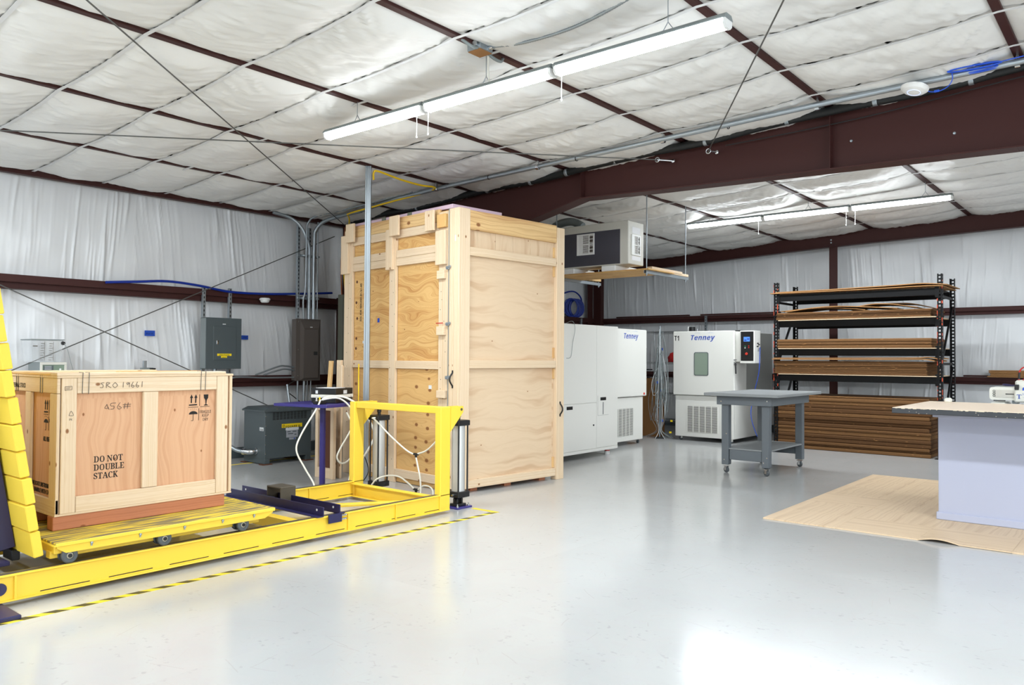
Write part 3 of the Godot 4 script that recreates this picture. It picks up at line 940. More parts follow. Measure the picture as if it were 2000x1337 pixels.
	bb(fr, "stile", Vector3(5.58, 0.0, -7.60), Vector3(5.62, 0.83, -7.55), M.pine, 0.003, 1)
	bb(fr, "stile", Vector3(5.58, 0.0, -7.32), Vector3(5.62, 0.83, -7.26), M.pine, 0.003, 1)
	bb(fr, "rail", Vector3(5.58, 0.0, -7.55), Vector3(5.62, 0.12, -7.32), M.pine, 0.003, 2)
	bb(fr, "rail", Vector3(5.58, 0.78, -7.55), Vector3(5.62, 0.83, -7.32), M.pine, 0.003, 2)
	bb(fr, "panel", Vector3(5.605, 0.12, -7.55), Vector3(5.615, 0.78, -7.32), M.brown_pad, 0.0, 1)


func ngon(r: float, k: int) -> Array:
	var a := []
	for i in k: a.append(Vector2(cos(TAU * i / k), sin(TAU * i / k)) * r)
	return a


# ---------------------------------------------------------------- the yellow shock tester
func build_tester():
	var o := thing("incline_tester", "long low yellow steel track frame with an upright gate at its end", "test machine", Vector3(3.2, 0, -5.5))
	var zf := -4.93
	var zb := -6.13
	for k in 2:
		var z: float = [zf, zb][k]
		var s := 1.0 if k == 0 else -1.0   # flanges look outwards
		bb(o, "rail", Vector3(0.4, 0.03, z - 0.03), Vector3(5.085, 0.168, z - 0.018), M.yellow, 0.001)
		bb(o, "rail_flange", Vector3(0.4, 0.165, z - 0.075), Vector3(5.085, 0.175, z), M.yellow, 0.002)
		bb(o, "rail_flange", Vector3(0.4, 0.028, z - 0.07), Vector3(5.085, 0.036, z + 0.004), M.yellow, 0.002)
		for x in [1.62, 3.95, 4.45]:
			bb(o, "stiffener", Vector3(x - 0.006, 0.036, z - 0.018), Vector3(x + 0.006, 0.165, z - 0.002), M.yellow, 0.001)
		for j in 9:
			var x0 := 1.75 + j * 0.38
			bb(o, "slot", Vector3(x0, 0.046, z - 0.0185), Vector3(x0 + 0.27, 0.051, z - 0.0165), M.black, 0.0)
	bb(o, "track_wear", Vector3(1.2, 0.175, zf - 0.065), Vector3(5.0, 0.1765, zf - 0.02), M.raw_steel, 0.0)
	bb(o, "track_wear", Vector3(1.2, 0.175, zb - 0.065), Vector3(5.0, 0.1765, zb - 0.02), M.raw_steel, 0.0)
	var b := MB.new()
	b.lathe([Vector2(0, 0.006), Vector2(0.035, 0.006), Vector2(0.035, 0.0)], 18, Transform3D(Basis(Vector3(1, 0, 0), Vector3(0, 0, 1), Vector3(0, -1, 0)), Vector3(1.545, 0.1, zf - 0.018)))
	put(b, "hub_cover", o, M.navy)
	# gate: two posts, a top bar, gussets, a channel across the end
	for z in [zf, zb]:
		bb(o, "post", Vector3(4.965, 0.03, z - 0.075), Vector3(5.09, 0.955, z), M.yellow, 0.006)
		b = MB.new()
		b.prism(PackedVector2Array([Vector2(5.09, 0.955), Vector2(5.255, 0.955), Vector2(5.255, 0.90), Vector2(5.09, 0.73)]), z - 0.012, z, Transform3D())
		b.prism(PackedVector2Array([Vector2(5.09, 0.955), Vector2(5.255, 0.955), Vector2(5.255, 0.90), Vector2(5.09, 0.73)]), z - 0.075, z - 0.063, Transform3D())
		put(b, "gusset", o, M.yellow)
		b = MB.new()
		b.tube([Vector3(5.228, 0.925, z + 0.006), Vector3(5.228, 0.925, z - 0.085)], 0.012, 10)
		put(b, "pin", o, M.raw_steel)
	bb(o, "top_bar", Vector3(4.985, 0.895, zb), Vector3(5.075, 0.955, zf - 0.075), M.yellow, 0.004)
	bb(o, "end_channel", Vector3(4.985, 0.032, zb), Vector3(4.995, 0.155, zf - 0.03), M.yellow, 0.001)
	bb(o, "channel_flange", Vector3(4.93, 0.148, zb), Vector3(4.995, 0.158, zf - 0.03), M.yellow, 0.001)
	bb(o, "channel_flange", Vector3(4.93, 0.03, zb), Vector3(4.995, 0.038, zf - 0.03), M.yellow, 0.001)
	for x in [1.35, 3.55]:
		bb(o, "cross_member", Vector3(x, 0.05, zb), Vector3(x + 0.08, 0.14, zf - 0.03), M.yellow, 0.003)
	b = MB.new()
	b.bar(Vector3(4.93, 0.10, -5.16), Vector3(3.6, 0.10, -6.02), 0.09, 0.02, 0.002)
	put(b, "diagonal", o, M.yellow)
	# stop bracket: two blue angles laid across both rails, with a lip over the front one
	var s := thing("stop_bracket", "pair of dark blue steel angles lying across the yellow rails", "bracket", Vector3(3.8, 0.176, -5.5))
	for x in [3.70, 3.855]:
		bb(s, "angle", Vector3(x - 0.005, 0.178, -6.30), Vector3(x + 0.003, 0.25, -4.92), M.navy, 0.001)
		bb(s, "angle_foot", Vector3(x - 0.06 if x < 3.8 else x, 0.177, -6.30), Vector3(x if x < 3.8 else x + 0.05, 0.184, -4.92), M.navy, 0.001)
		for z in [-6.24, -5.0]:
			b = MB.new()
			b.lathe([Vector2(0, 0.002), Vector2(0.009, 0.002), Vector2(0.009, 0)], 10, Transform3D(Basis(Vector3(0, 0, 1), Vector3(-1, 0, 0), Vector3(0, -1, 0)), Vector3(x - 0.005, 0.222, z)))
			put(b, "bolt_hole", s, M.label_white)
	bb(s, "lip", Vector3(3.745, 0.118, -4.925), Vector3(3.87, 0.185, -4.915), M.navy, 0.001)
	bb(s, "tie_plate", Vector3(3.70, 0.177, -5.75), Vector3(3.855, 0.183, -5.55), M.navy, 0.001)
	b = MB.new()
	for q in [[3.885, 0.165], [3.885, 0.135]]: b.tube([Vector3(3.87, q[1], -4.925), Vector3(3.92, q[1], -4.925)], 0.008, 8)
	put(b, "clamp_bolt", s, M.chrome)
	var blk := thing("steel_block", "hollow square raw steel block standing on the blue angles", "block", Vector3(3.83, 0.184, -5.66))
	b = MB.new()
	var t := 0.012
	var lo := Vector3(3.748, 0.185, -5.76); var hi := Vector3(3.895, 0.322, -5.56)
	b.box(Vector3((lo.x + hi.x) / 2, lo.y + t / 2, (lo.z + hi.z) / 2), Vector3(hi.x - lo.x, t, hi.z - lo.z), 0.003)
	b.box(Vector3((lo.x + hi.x) / 2, hi.y - t / 2, (lo.z + hi.z) / 2), Vector3(hi.x - lo.x, t, hi.z - lo.z), 0.003)
	b.box(Vector3((lo.x + hi.x) / 2, (lo.y + hi.y) / 2, lo.z + t / 2), Vector3(hi.x - lo.x, hi.y - lo.y - 0.004, t), 0.003)
	b.box(Vector3((lo.x + hi.x) / 2, (lo.y + hi.y) / 2, hi.z - t / 2), Vector3(hi.x - lo.x, hi.y - lo.y - 0.004, t), 0.003)
	put(b, "tube", blk, M.raw_steel)
	bb(blk, "tongue", Vector3(3.72, 0.20, -5.80), Vector3(3.74, 0.245, -5.62), M.black, 0.002)
	# air cylinders on blue base plates
	var places := [[5.335, -5.065, "tall aluminium air cylinder with black caps at the near post of the yellow gate"], [5.24, -6.08, "tall aluminium air cylinder seen through the yellow gate, near the golden crate side"]]
	for q in places:
		var c := thing("air_cylinder", q[2], "cylinder", Vector3(q[0], 0, q[1]), "air cylinders of the tester")
		var px: float = q[0]; var pz: float = q[1]
		bb(c, "base_plate", Vector3(px - 0.10, 0.0, pz - 0.10), Vector3(px + 0.10, 0.016, pz + 0.09), M.indigo, 0.003)
		for dx in [-0.075, 0.075]:
			for dz in [-0.075, 0.065]:
				b = MB.new()
				b.lathe([Vector2(0, 0.03), Vector2(0.006, 0.03), Vector2(0.006, 0.012), Vector2(0.012, 0.012), Vector2(0.012, 0.0)], 8, Transform3D(Basis(), Vector3(px + dx, 0.016, pz + dz)))
				put(b, "anchor_bolt", c, M.chrome)
		b = MB.new()
		b.box(Vector3(px, 0.028, pz), Vector3(0.12, 0.024, 0.10), 0.004)
		b.box(Vector3(px - 0.03, 0.06, pz), Vector3(0.02, 0.06, 0.06), 0.006)
		b.box(Vector3(px + 0.03, 0.06, pz), Vector3(0.02, 0.06, 0.06), 0.006)
		b.tube([Vector3(px - 0.05, 0.075, pz), Vector3(px + 0.05, 0.075, pz)], 0.012, 10)
		put(b, "clevis", c, M.black)
		bb(c, "lower_cap", Vector3(px - 0.078, 0.10, pz - 0.078), Vector3(px + 0.078, 0.155, pz + 0.078), M.black, 0.005)
		bb(c, "upper_cap", Vector3(px - 0.078, 0.765, pz - 0.078), Vector3(px + 0.078, 0.815, pz + 0.078), M.black, 0.005)
		b = MB.new()
		b.lathe([Vector2(0.062, 0.15), Vector2(0.062, 0.77)], 32, Transform3D(Basis(), Vector3(px, 0, pz)))
		put(b, "barrel", c, M.alu)
		for dx in [-0.06, 0.06]:
			for dz in [-0.06, 0.06]:
				tb(c, "tie_rod", [Vector3(px + dx, 0.14, pz + dz), Vector3(px + dx, 0.78, pz + dz)], 0.008, M.rubber, 8)
		b = MB.new()
		b.lathe([Vector2(0.0, 0.90), Vector2(0.022, 0.90), Vector2(0.022, 0.845), Vector2(0.016, 0.84), Vector2(0.016, 0.815)], 14, Transform3D(Basis(), Vector3(px, 0, pz)))
		put(b, "piston_rod", c, M.black)
		for y in [0.79, 0.128]:
			b = MB.new()
			b.tube([Vector3(px - 0.078, y, pz + 0.03), Vector3(px - 0.115, y, pz + 0.03)], 0.009, 8)
			put(b, "fitting", c, M.chrome if y < 0.5 else M.label_white)
	# the hoses of the gate
	hose("air_hose", "white air hose sagging from the far cylinder to the black tee in the gate", [Vector3(5.125, 0.79, -6.05), Vector3(5.12, 0.77, -5.99), Vector3(5.2, 0.62, -5.86), Vector3(5.28, 0.50, -5.75), Vector3(5.29, 0.46, -5.66), Vector3(5.29, 0.455, -5.61)])
	hose("air_hose", "white air hose rising from the black tee to the near gate post", [Vector3(5.29, 0.46, -5.57), Vector3(5.29, 0.50, -5.45), Vector3(5.28, 0.59, -5.32), Vector3(5.25, 0.70, -5.18), Vector3(5.22, 0.79, -5.05)])
	hose("air_hose", "white air hose dropping from the black tee to the floor behind the gate", [Vector3(5.29, 0.44, -5.595), Vector3(5.29, 0.36, -5.57), Vector3(5.28, 0.23, -5.52), Vector3(5.25, 0.10, -5.48), Vector3(5.22, 0.02, -5.48)])
	hose("air_hose", "white air hose arching low from the far cylinder to the small lower tee", [Vector3(5.125, 0.128, -6.05), Vector3(5.13, 0.19, -5.98), Vector3(5.18, 0.23, -5.88), Vector3(5.25, 0.22, -5.78), Vector3(5.27, 0.15, -5.64), Vector3(5.28, 0.115, -5.60)])
	hose("air_hose", "short white air hose looping over from the small lower tee to the near post", [Vector3(5.28, 0.115, -5.55), Vector3(5.28, 0.16, -5.48), Vector3(5.28, 0.165, -5.40), Vector3(5.27, 0.14, -5.34), Vector3(5.26, 0.09, -5.32), Vector3(5.24, 0.02, -5.30)])
	for q in [[Vector3(5.29, 0.455, -5.59), "black three-way tee joining the upper white hoses in the gate"], [Vector3(5.28, 0.115, -5.575), "small dark tee joining the low white hoses behind the end channel"]]:
		b = MB.new()
		b.tube([q[0] + Vector3(0, 0, -0.03), q[0] + Vector3(0, 0, 0.03)], 0.012, 8)
		b.tube([q[0], q[0] + Vector3(0, -0.03, 0)], 0.012, 8)
		solo(b, "hose_tee", M.black, q[1], "fitting", q[0])
	# slanted backstop of yellow planks at the frame's near end
	var st := thing("backstop", "slanted stack of thick yellow planks on a blue frame at the track end", "backstop", Vector3(1.7, 0.03, -5.5))
	var tilt := atan(0.163)
	var B := Basis(Vector3(cos(tilt), sin(tilt), 0), Vector3(-sin(tilt), cos(tilt), 0), Vector3(0, 0, 1))
	var rr := RandomNumberGenerator.new()
	rr.seed = 5
	for k in 12:
		b = MB.new()
		var y := 0.235 + 0.1545 * k
		var jut := rr.randf_range(-0.008, 0.008)
		var near := -4.99 + rr.randf_range(-0.018, 0.012)
		var c0 := Vector3(1.752 - 0.163 * (y - 0.235 + 0.07) + jut, y + 0.073, (near - 6.15) * 0.5)
		b.box(c0, Vector3(0.052, 0.149, near + 6.15), 0.005, 2, B)
		put(b, "plank", st, M.yellow_wood)
	for z in [-5.33, -5.98]:
		b = MB.new()
		b.bar(Vector3(1.67, 0.25, z), Vector3(1.35, 2.15, z), 0.16, 0.10, 0.004, Vector3(1, 0, 0))
		put(b, "frame_post", st, M.navy)
		b = MB.new()
		b.bar(Vector3(1.60, 0.22, z), Vector3(1.05, 0.22, z), 0.14, 0.09, 0.004)
		put(b, "frame_foot", st, M.navy)
		b = MB.new()
		b.bar(Vector3(1.10, 0.26, z), Vector3(1.47, 1.4, z), 0.08, 0.06, 0.004, Vector3(1, 0, 0))
		put(b, "strut", st, M.navy)
	bb(st, "frame_base", Vector3(1.0, 0.176, -6.1), Vector3(1.66, 0.20, -5.15), M.navy, 0.003)
	bb(st, "shock_pad", Vector3(1.70, 0.176, -5.4), Vector3(1.745, 0.24, -5.25), M.black, 0.004)
	b = MB.new()
	b.box(Vector3(1.36, 0.012, -4.80), Vector3(0.40, 0.024, 0.29), 0.005)
	solo(b, "base_plate", M.navy, "dark blue steel plate on the floor in front of the yellow rail", "plate", Vector3(1.36, 0, -4.80))
	# striped tape on the floor
	var tp := thing("floor_tape", "yellow and black striped hazard tape along the floor before the tester", "tape", Vector3(3.4, 0, -4.648))
	bb(tp, "band", Vector3(1.0, 0.0, -4.676), Vector3(5.42, 0.0012, -4.624), M.tape_yellow, 0.0)
	bb(tp, "band", Vector3(5.368, 0.0, -4.93), Vector3(5.42, 0.0012, -4.676), M.tape_yellow, 0.0)
	var x := 1.06
	while x < 5.30:
		b = MB.new()
		b.prism(PackedVector2Array([Vector2(x, 4.676), Vector2(x + 0.075, 4.676), Vector2(x + 0.128, 4.624), Vector2(x + 0.053, 4.624)]), 0.0012, 0.0016, Transform3D(Basis(Vector3(1, 0, 0), Vector3(0, 0, -1), Vector3(0, 1, 0)), Vector3.ZERO))
		put(b, "stripe", tp, M.tape_black)
		x += 0.15
	b = MB.new()
	b.box(Vector3(5.9, 0.0006, -9.2), Vector3(2.6, 0.0012, 0.05))
	solo(b, "floor_tape", M.label_yellow, "plain yellow tape line on the floor along the left wall", "tape", Vector3(5.9, 0, -9.2))


func hose(called: String, label: String, pts: Array, r := 0.008, m := "white_hose", cat := "hose", group := "") -> MeshInstance3D:
	var b := MB.new()
	b.tube(curve(pts, 6), r, 8)
	return solo(b, called, M[m], label, cat, pts[0], group)


func wheel(parent: Node, at: Vector3, axis: Vector3, r: float, w: float, hub := "hub_cream"):
	var up := Vector3.UP
	var X := Transform3D(Basis(up.cross(axis).normalized(), axis, up).orthonormalized(), at)
	if X.basis.determinant() < 0: X.basis.x = -X.basis.x
	var b := MB.new()
	b.lathe([Vector2(r * 0.45, w * 0.5), Vector2(r * 0.85, w * 0.5), Vector2(r, w * 0.32), Vector2(r, -w * 0.32), Vector2(r * 0.85, -w * 0.5), Vector2(r * 0.45, -w * 0.5)], 24, X)
	var o := put(b, "wheel", parent, M.wheel_grey)
	b = MB.new()
	b.lathe([Vector2(0, w * 0.44), Vector2(r * 0.40, w * 0.42), Vector2(r * 0.40, -w * 0.42), Vector2(0, -w * 0.44)], 18, X)
	put(b, "hub", o, M[hub])
	b = MB.new()
	b.lathe([Vector2(0, w * 0.62), Vector2(r * 0.27, w * 0.6), Vector2(r * 0.27, -w * 0.6), Vector2(0, -w * 0.62)], 12, X)
	put(b, "axle", o, M.black)


func build_cart():
	var o := thing("flat_cart", "flat yellow wheeled cart with a worn plywood deck riding on the yellow rails", "cart", Vector3(2.55, 0.176, -5.5))
	var zf := -4.925
	var zb := -6.16
	for k in 2:
		bx(o, "deck_sheet", Vector3(2.548 - 0.004 * k, 0.304 - 0.0125 * k, (zf + zb) * 0.5 - 0.004 * k), Vector3(1.46, 0.0115, zf - zb), M.deck_worn if k == 0 else M.yellow_wood, 0.002, 0)
	bx(o, "deck_edge", Vector3(2.548, 0.2975, zf - 0.004), Vector3(1.455, 0.021, 0.012), M.yellow_wood, 0.002, 0)
	for z in [zf - 0.03, zb + 0.03]:
		var b := MB.new()
		b.prism(PackedVector2Array([Vector2(1.83, 0.285), Vector2(3.265, 0.285), Vector2(3.265, 0.278), Vector2(3.20, 0.243), Vector2(1.88, 0.243), Vector2(1.83, 0.276)]), z - 0.02, z + 0.02, Transform3D())
		put(b, "side_channel", o, M.yellow)
	for x in [1.86, 2.2, 2.55, 2.9, 3.2]:
		bb(o, "cross_bar", Vector3(x - 0.03, 0.235, zb + 0.05), Vector3(x + 0.03, 0.285, zf - 0.05), M.yellow, 0.003)
	for z in [zf - 0.115, zb + 0.115]:
		bb(o, "axle_beam", Vector3(1.82, 0.205, z - 0.03), Vector3(3.2, 0.25, z + 0.03), M.yellow, 0.003)
	for x in [1.905, 2.475, 3.035]:
		for z in [-4.975, -6.18 + 0.05]:
			for dz in [0.02, -0.045]:
				wheel(o, Vector3(x, 0.2215, z + dz), Vector3(0, 0, 1), 0.045, 0.03)
	for x in [2.02, 2.31, 2.6, 2.87, 3.11]:
		var b := MB.new()
		b.lathe([Vector2(0, 0.014), Vector2(0.008, 0.012), Vector2(0.008, 0.0)], 8, Transform3D(Basis(Vector3(1, 0, 0), Vector3(0, 0, 1), Vector3(0, -1, 0)), Vector3(x, 0.279, zf - 0.012)))
		b.tube([Vector3(x, 0.282, zf - 0.006), Vector3(x, 0.262, zf - 0.006)], 0.005, 6)
		put(b, "bolt", o, M.galv)


# ---------------------------------------------------------------- the small crate
func build_small_crate():
	var o := thing("shipping_crate", "small pine and plywood shipping crate with black stencils on the yellow cart", "crate", Vector3(2.53, 0.31, -5.68))
	var x0 := 1.938; var x1 := 3.127
	var zf := -5.262; var zb := -6.16
	var y0 := 0.405; var y1 := 1.255
	for z in [zf - 0.05, -5.71, zb + 0.05]:
		bb(o, "skid", Vector3(x0 - 0.012, 0.311, z - 0.045), Vector3(x1 - 0.05, 0.397, z + 0.045), M.fir_red, 0.004, 0)
	bb(o, "floor_sheet", Vector3(x0 - 0.005, 0.397, zb), Vector3(x1, 0.41, zf), M.pine, 0.001, 0)
	# front wall
	bb(o, "panel", Vector3(x0 + 0.02, y0 + 0.005, zf - 0.036), Vector3(x1 - 0.015, y1, zf - 0.024), M.ply_pink, 0.0, 1)
	bb(o, "batten", Vector3(1.963, y0 + 0.005, zf - 0.022), Vector3(2.053, y1, zf), M.pine, 0.003, 1)
	bb(o, "batten", Vector3(2.470, 0.512, zf - 0.022), Vector3(2.574, 1.155, zf), M.pine, 0.003, 1)
	bb(o, "batten", Vector3(3.004, y0 + 0.005, zf - 0.022), Vector3(3.092, y1, zf), M.pine, 0.003, 1)
	bb(o, "batten", Vector3(2.055, 1.157, zf - 0.022), Vector3(3.002, y1, zf), M.pine, 0.003, 0)
	bb(o, "batten", Vector3(2.055, y0 + 0.005, zf - 0.022), Vector3(3.002, 0.509, zf), M.pine, 0.003, 0)
	# left wall
	bb(o, "panel", Vector3(x0 + 0.022, y0 + 0.005, zb + 0.02), Vector3(x0 + 0.034, y1, zf - 0.025), M.ply_pink, 0.0, 1)
	bb(o, "batten", Vector3(x0, y0 + 0.005, zf - 0.115), Vector3(x0 + 0.02, 1.157, zf - 0.005), M.pine, 0.003, 1)
	bb(o, "batten", Vector3(x0, y0 + 0.005, -5.79), Vector3(x0 + 0.02, 1.157, -5.70), M.pine, 0.003, 1)
	bb(o, "batten", Vector3(x0, y0 + 0.005, zb), Vector3(x0 + 0.02, 1.157, zb + 0.1), M.pine, 0.003, 1)
	bb(o, "batten", Vector3(x0, 1.159, zb), Vector3(x0 + 0.02, y1, zf - 0.005), M.pine, 0.003, 2)
	bb(o, "batten", Vector3(x0 - 0.001, y0 + 0.003, zb), Vector3(x0 + 0.019, 0.50, zf - 0.005), M.pine, 0.003, 2)
	# right and back walls, lid
	bb(o, "panel", Vector3(x1 - 0.034, y0, zb + 0.02), Vector3(x1 - 0.022, y1, zf - 0.025), M.ply_pink, 0.0, 1)
	bb(o, "batten", Vector3(x1 - 0.022, y0 + 0.005, zf - 0.11), Vector3(x1, y1, zf - 0.002), M.pine, 0.003, 1)
	bb(o, "batten", Vector3(x1 - 0.022, y0 + 0.005, zb), Vector3(x1, y1, zb + 0.1), M.pine, 0.003, 1)
	bb(o, "panel", Vector3(x0, y0, zb), Vector3(x1, y1, zb + 0.015), M.ply_pink, 0.0, 1)
	bb(o, "lid", Vector3(x0 - 0.004, y1, zb), Vector3(x1 + 0.004, y1 + 0.014, zf + 0.004), M.pine, 0.002, 0)
	bb(o, "lid_board", Vector3(x0 - 0.006, y1 + 0.014, zf - 0.10), Vector3(3.07, y1 + 0.033, zf + 0.006), M.pine, 0.003, 0)
	bb(o, "lid_board", Vector3(2.5, y1 + 0.014, -5.75), Vector3(3.1, y1 + 0.032, -5.66), M.pine_dark, 0.003, 0)
	bb(o, "lid_board", Vector3(x0 - 0.006, y1 + 0.014, zb), Vector3(2.95, y1 + 0.033, zb + 0.1), M.pine, 0.003, 0)
	bb(o, "lid_board", Vector3(x0 - 0.006, y1 + 0.014, zb + 0.1), Vector3(x0 + 0.09, y1 + 0.03, zf - 0.10), M.pine_dark, 0.003, 2)
	# wire clips over the lid
	for q in [[2.083, 2.121], [2.878, 2.912]]:
		var b := MB.new()
		var za := zf + 0.002
		b.tube([Vector3(q[0], y1 + 0.035, zf - 0.05), Vector3(q[0], y1 + 0.035, za + 0.007), Vector3(q[0], 1.155, za), Vector3(q[1], 1.152, za), Vector3(q[1], y1 + 0.035, za + 0.007), Vector3(q[1], y1 + 0.035, zf - 0.05)], 0.002, 5)
		put(b, "wire_clip", o, M.steel_rod)
	for z in [-5.53, -5.95]:
		var b := MB.new()
		var xa := x0 - 0.003
		b.tube([Vector3(xa, y1 + 0.02, z), Vector3(xa, 1.157, z), Vector3(xa, 1.155, z + 0.035), Vector3(xa, y1 + 0.02, z + 0.035)], 0.002, 5)
		put(b, "wire_clip", o, M.steel_rod)
	# stencils and handwriting, front
	var zt := zf - 0.0235
	var I: Material = M.ink
	for q in [["DO NOT", 0.739], ["DOUBLE", 0.686], ["STACK", 0.632]]:
		text(o, "stencil", q[0], 0.038, Vector3(2.168, q[1] - 0.012, zt), FACE_Z, I, "Droid Serif", 900, 0.86, false, HORIZONTAL_ALIGNMENT_LEFT)
	handling_marks(o, Vector3(2.80, 1.125, zt), FACE_Z, 1.25)
	scribble(o, "handwriting", Vector3(2.232, 1.045, zt), FACE_Z, [[[0.015, 0.035], [0.0, 0.012], [0.02, 0.01], [0.012, 0.036]], [[0.02, 0.018], [0.028, 0.0]], [[0.07, 0.042], [0.04, 0.04], [0.038, 0.024], [0.058, 0.022], [0.056, 0.004], [0.036, 0.002]], [[0.098, 0.044], [0.08, 0.015], [0.092, 0.0], [0.106, 0.01], [0.09, 0.02]], [[0.13, 0.04], [0.124, 0.0]], [[0.15, 0.042], [0.144, 0.0]], [[0.115, 0.028], [0.168, 0.03]], [[0.115, 0.014], [0.165, 0.017]]], 0.0016, M.pencil)
	var zb2 := zf + 0.0005
	var hw := []
	hw.append([[0.025, 0.034], [0.006, 0.03], [0.02, 0.018], [0.016, 0.002], [0.0, 0.004]])
	hw.append([[0.04, 0.0], [0.042, 0.034], [0.062, 0.03], [0.044, 0.018], [0.07, 0.0]])
	hw.append([[0.095, 0.034], [0.08, 0.016], [0.095, 0.0], [0.11, 0.016], [0.095, 0.034]])
	hw.append([[0.148, 0.036], [0.146, 0.0]])
	hw.append([[0.188, 0.03], [0.17, 0.03], [0.176, 0.018], [0.188, 0.03], [0.186, 0.0]])
	hw.append([[0.212, 0.036], [0.2, 0.01], [0.212, 0.0], [0.218, 0.01], [0.203, 0.014]])
	hw.append([[0.24, 0.036], [0.23, 0.01], [0.242, 0.0], [0.248, 0.01], [0.232, 0.014]])
	hw.append([[0.272, 0.038], [0.27, 0.0]])
	scribble(o, "handwriting", Vector3(2.19, 1.188, zb2), FACE_Z, hw, 0.0016, M.pencil)
	scribble(o, "recycling_mark", Vector3(2.005, 1.016, zb2), FACE_Z, [[[0.002, 0.004], [0.014, 0.032], [0.028, 0.004], [0.002, 0.004]]], 0.0012, M.pencil)
	text(o, "recycling_mark", "PK", 0.012, Vector3(2.018, 0.994, zb2), FACE_Z, M.pencil, "Droid Sans", 400, 1.0)
	scribble(o, "stamp_frame", Vector3(1.982, 1.178, zb2), FACE_Z, [[[0, 0], [0, 0.024]], [[0, 0.024], [0.04, 0.026]], [[0.04, 0.026], [0.04, 0.004]], [[0.04, 0.004], [0, 0]], [[0.006, 0.016], [0.03, 0.018]], [[0.006, 0.009], [0.026, 0.01]]], 0.0012, M.pencil)
	# left face
	var xl := x0 + 0.0208
	handling_marks(o, Vector3(xl, 1.112, -5.53), FACE_CAM, 1.3)
	text(o, "stencil", "INTERNAL STOCK", 0.03, Vector3(x0 - 0.0005, 1.196, -5.79), FACE_CAM, I, "Droid Sans", 700, 0.75, false, HORIZONTAL_ALIGNMENT_RIGHT)
	text(o, "stencil", "ALL HIGHBD", 0.03, Vector3(xl, 0.862, -5.38), FACE_CAM, I, "Droid Sans", 700, 0.62, false, HORIZONTAL_ALIGNMENT_RIGHT)
	text(o, "stencil", "DELICATE INSTRUMENT", 0.028, Vector3(xl, 0.566, -5.38), FACE_CAM, I, "Droid Sans", 700, 0.75, false, HORIZONTAL_ALIGNMENT_RIGHT)
	text(o, "stencil", "HANDLE WITH CARE", 0.028, Vector3(xl, 0.526, -5.395), FACE_CAM, I, "Droid Sans", 700, 0.75, false, HORIZONTAL_ALIGNMENT_RIGHT)


# the up arrows, glass, umbrella and words; at is the upper left corner
func handling_marks(o: Node, at: Vector3, B: Basis, k: float):
	var polys := []
	for x in [0.018, 0.044]:
		polys.append([Vector2(x - 0.004, -0.048) * k, Vector2(x + 0.003, -0.048) * k, Vector2(x + 0.004, -0.02) * k, Vector2(x + 0.01, -0.02) * k, Vector2(x + 0.001, 0.0) * k, Vector2(x - 0.009, -0.02) * k, Vector2(x - 0.003, -0.02) * k])
	polys.append([Vector2(0.004, -0.063) * k, Vector2(0.052, -0.062) * k, Vector2(0.052, -0.055) * k, Vector2(0.004, -0.056) * k])
	flat(o, "up_arrow_mark", at, B, polys, M.ink)
	flat(o, "mark_line", at, B, [rect(0.001 * k, -0.073 * k, 0.058 * k, 0.003), rect(0.072 * k, -0.072 * k, 0.056 * k, 0.003), rect(0.066 * k, -0.066 * k, 0.003, 0.066 * k), rect(0.062 * k, -0.148 * k, 0.003, 0.068 * k)], M.ink)
	flat(o, "glass_mark", at, B, [[Vector2(0.092, -0.002) * k, Vector2(0.12, -0.002) * k, Vector2(0.119, -0.022) * k, Vector2(0.111, -0.033) * k, Vector2(0.108, -0.058) * k, Vector2(0.118, -0.062) * k, Vector2(0.118, -0.065) * k, Vector2(0.094, -0.065) * k, Vector2(0.094, -0.062) * k, Vector2(0.104, -0.058) * k, Vector2(0.102, -0.033) * k, Vector2(0.094, -0.022) * k]], M.ink)
	var um := []
	for i in 9:
		var a := PI * i / 8.0
		um.append(Vector2(0.03 + 0.026 * cos(a), -0.112 + 0.018 * sin(a)) * k)
	flat(o, "umbrella_mark", at, B, [um, rect(0.0285 * k, -0.146 * k, 0.003, 0.036 * k), rect(0.018 * k, -0.149 * k, 0.0125 * k, 0.003), rect(0.012 * k, -0.084 * k, 0.003, 0.003), rect(0.024 * k, -0.082 * k, 0.003, 0.003), rect(0.036 * k, -0.083 * k, 0.003, 0.003), rect(0.047 * k, -0.086 * k, 0.003, 0.003)], M.ink)
	for q in [["FRAGILE", -0.101], ["KEEP", -0.122], ["DRY", -0.145]]:
		text(o, "mark_word", q[0], 0.016 * k, at + B * Vector3(0.104 * k, q[1] * k, 0), B, M.ink, "Droid Sans", 500, 0.85)


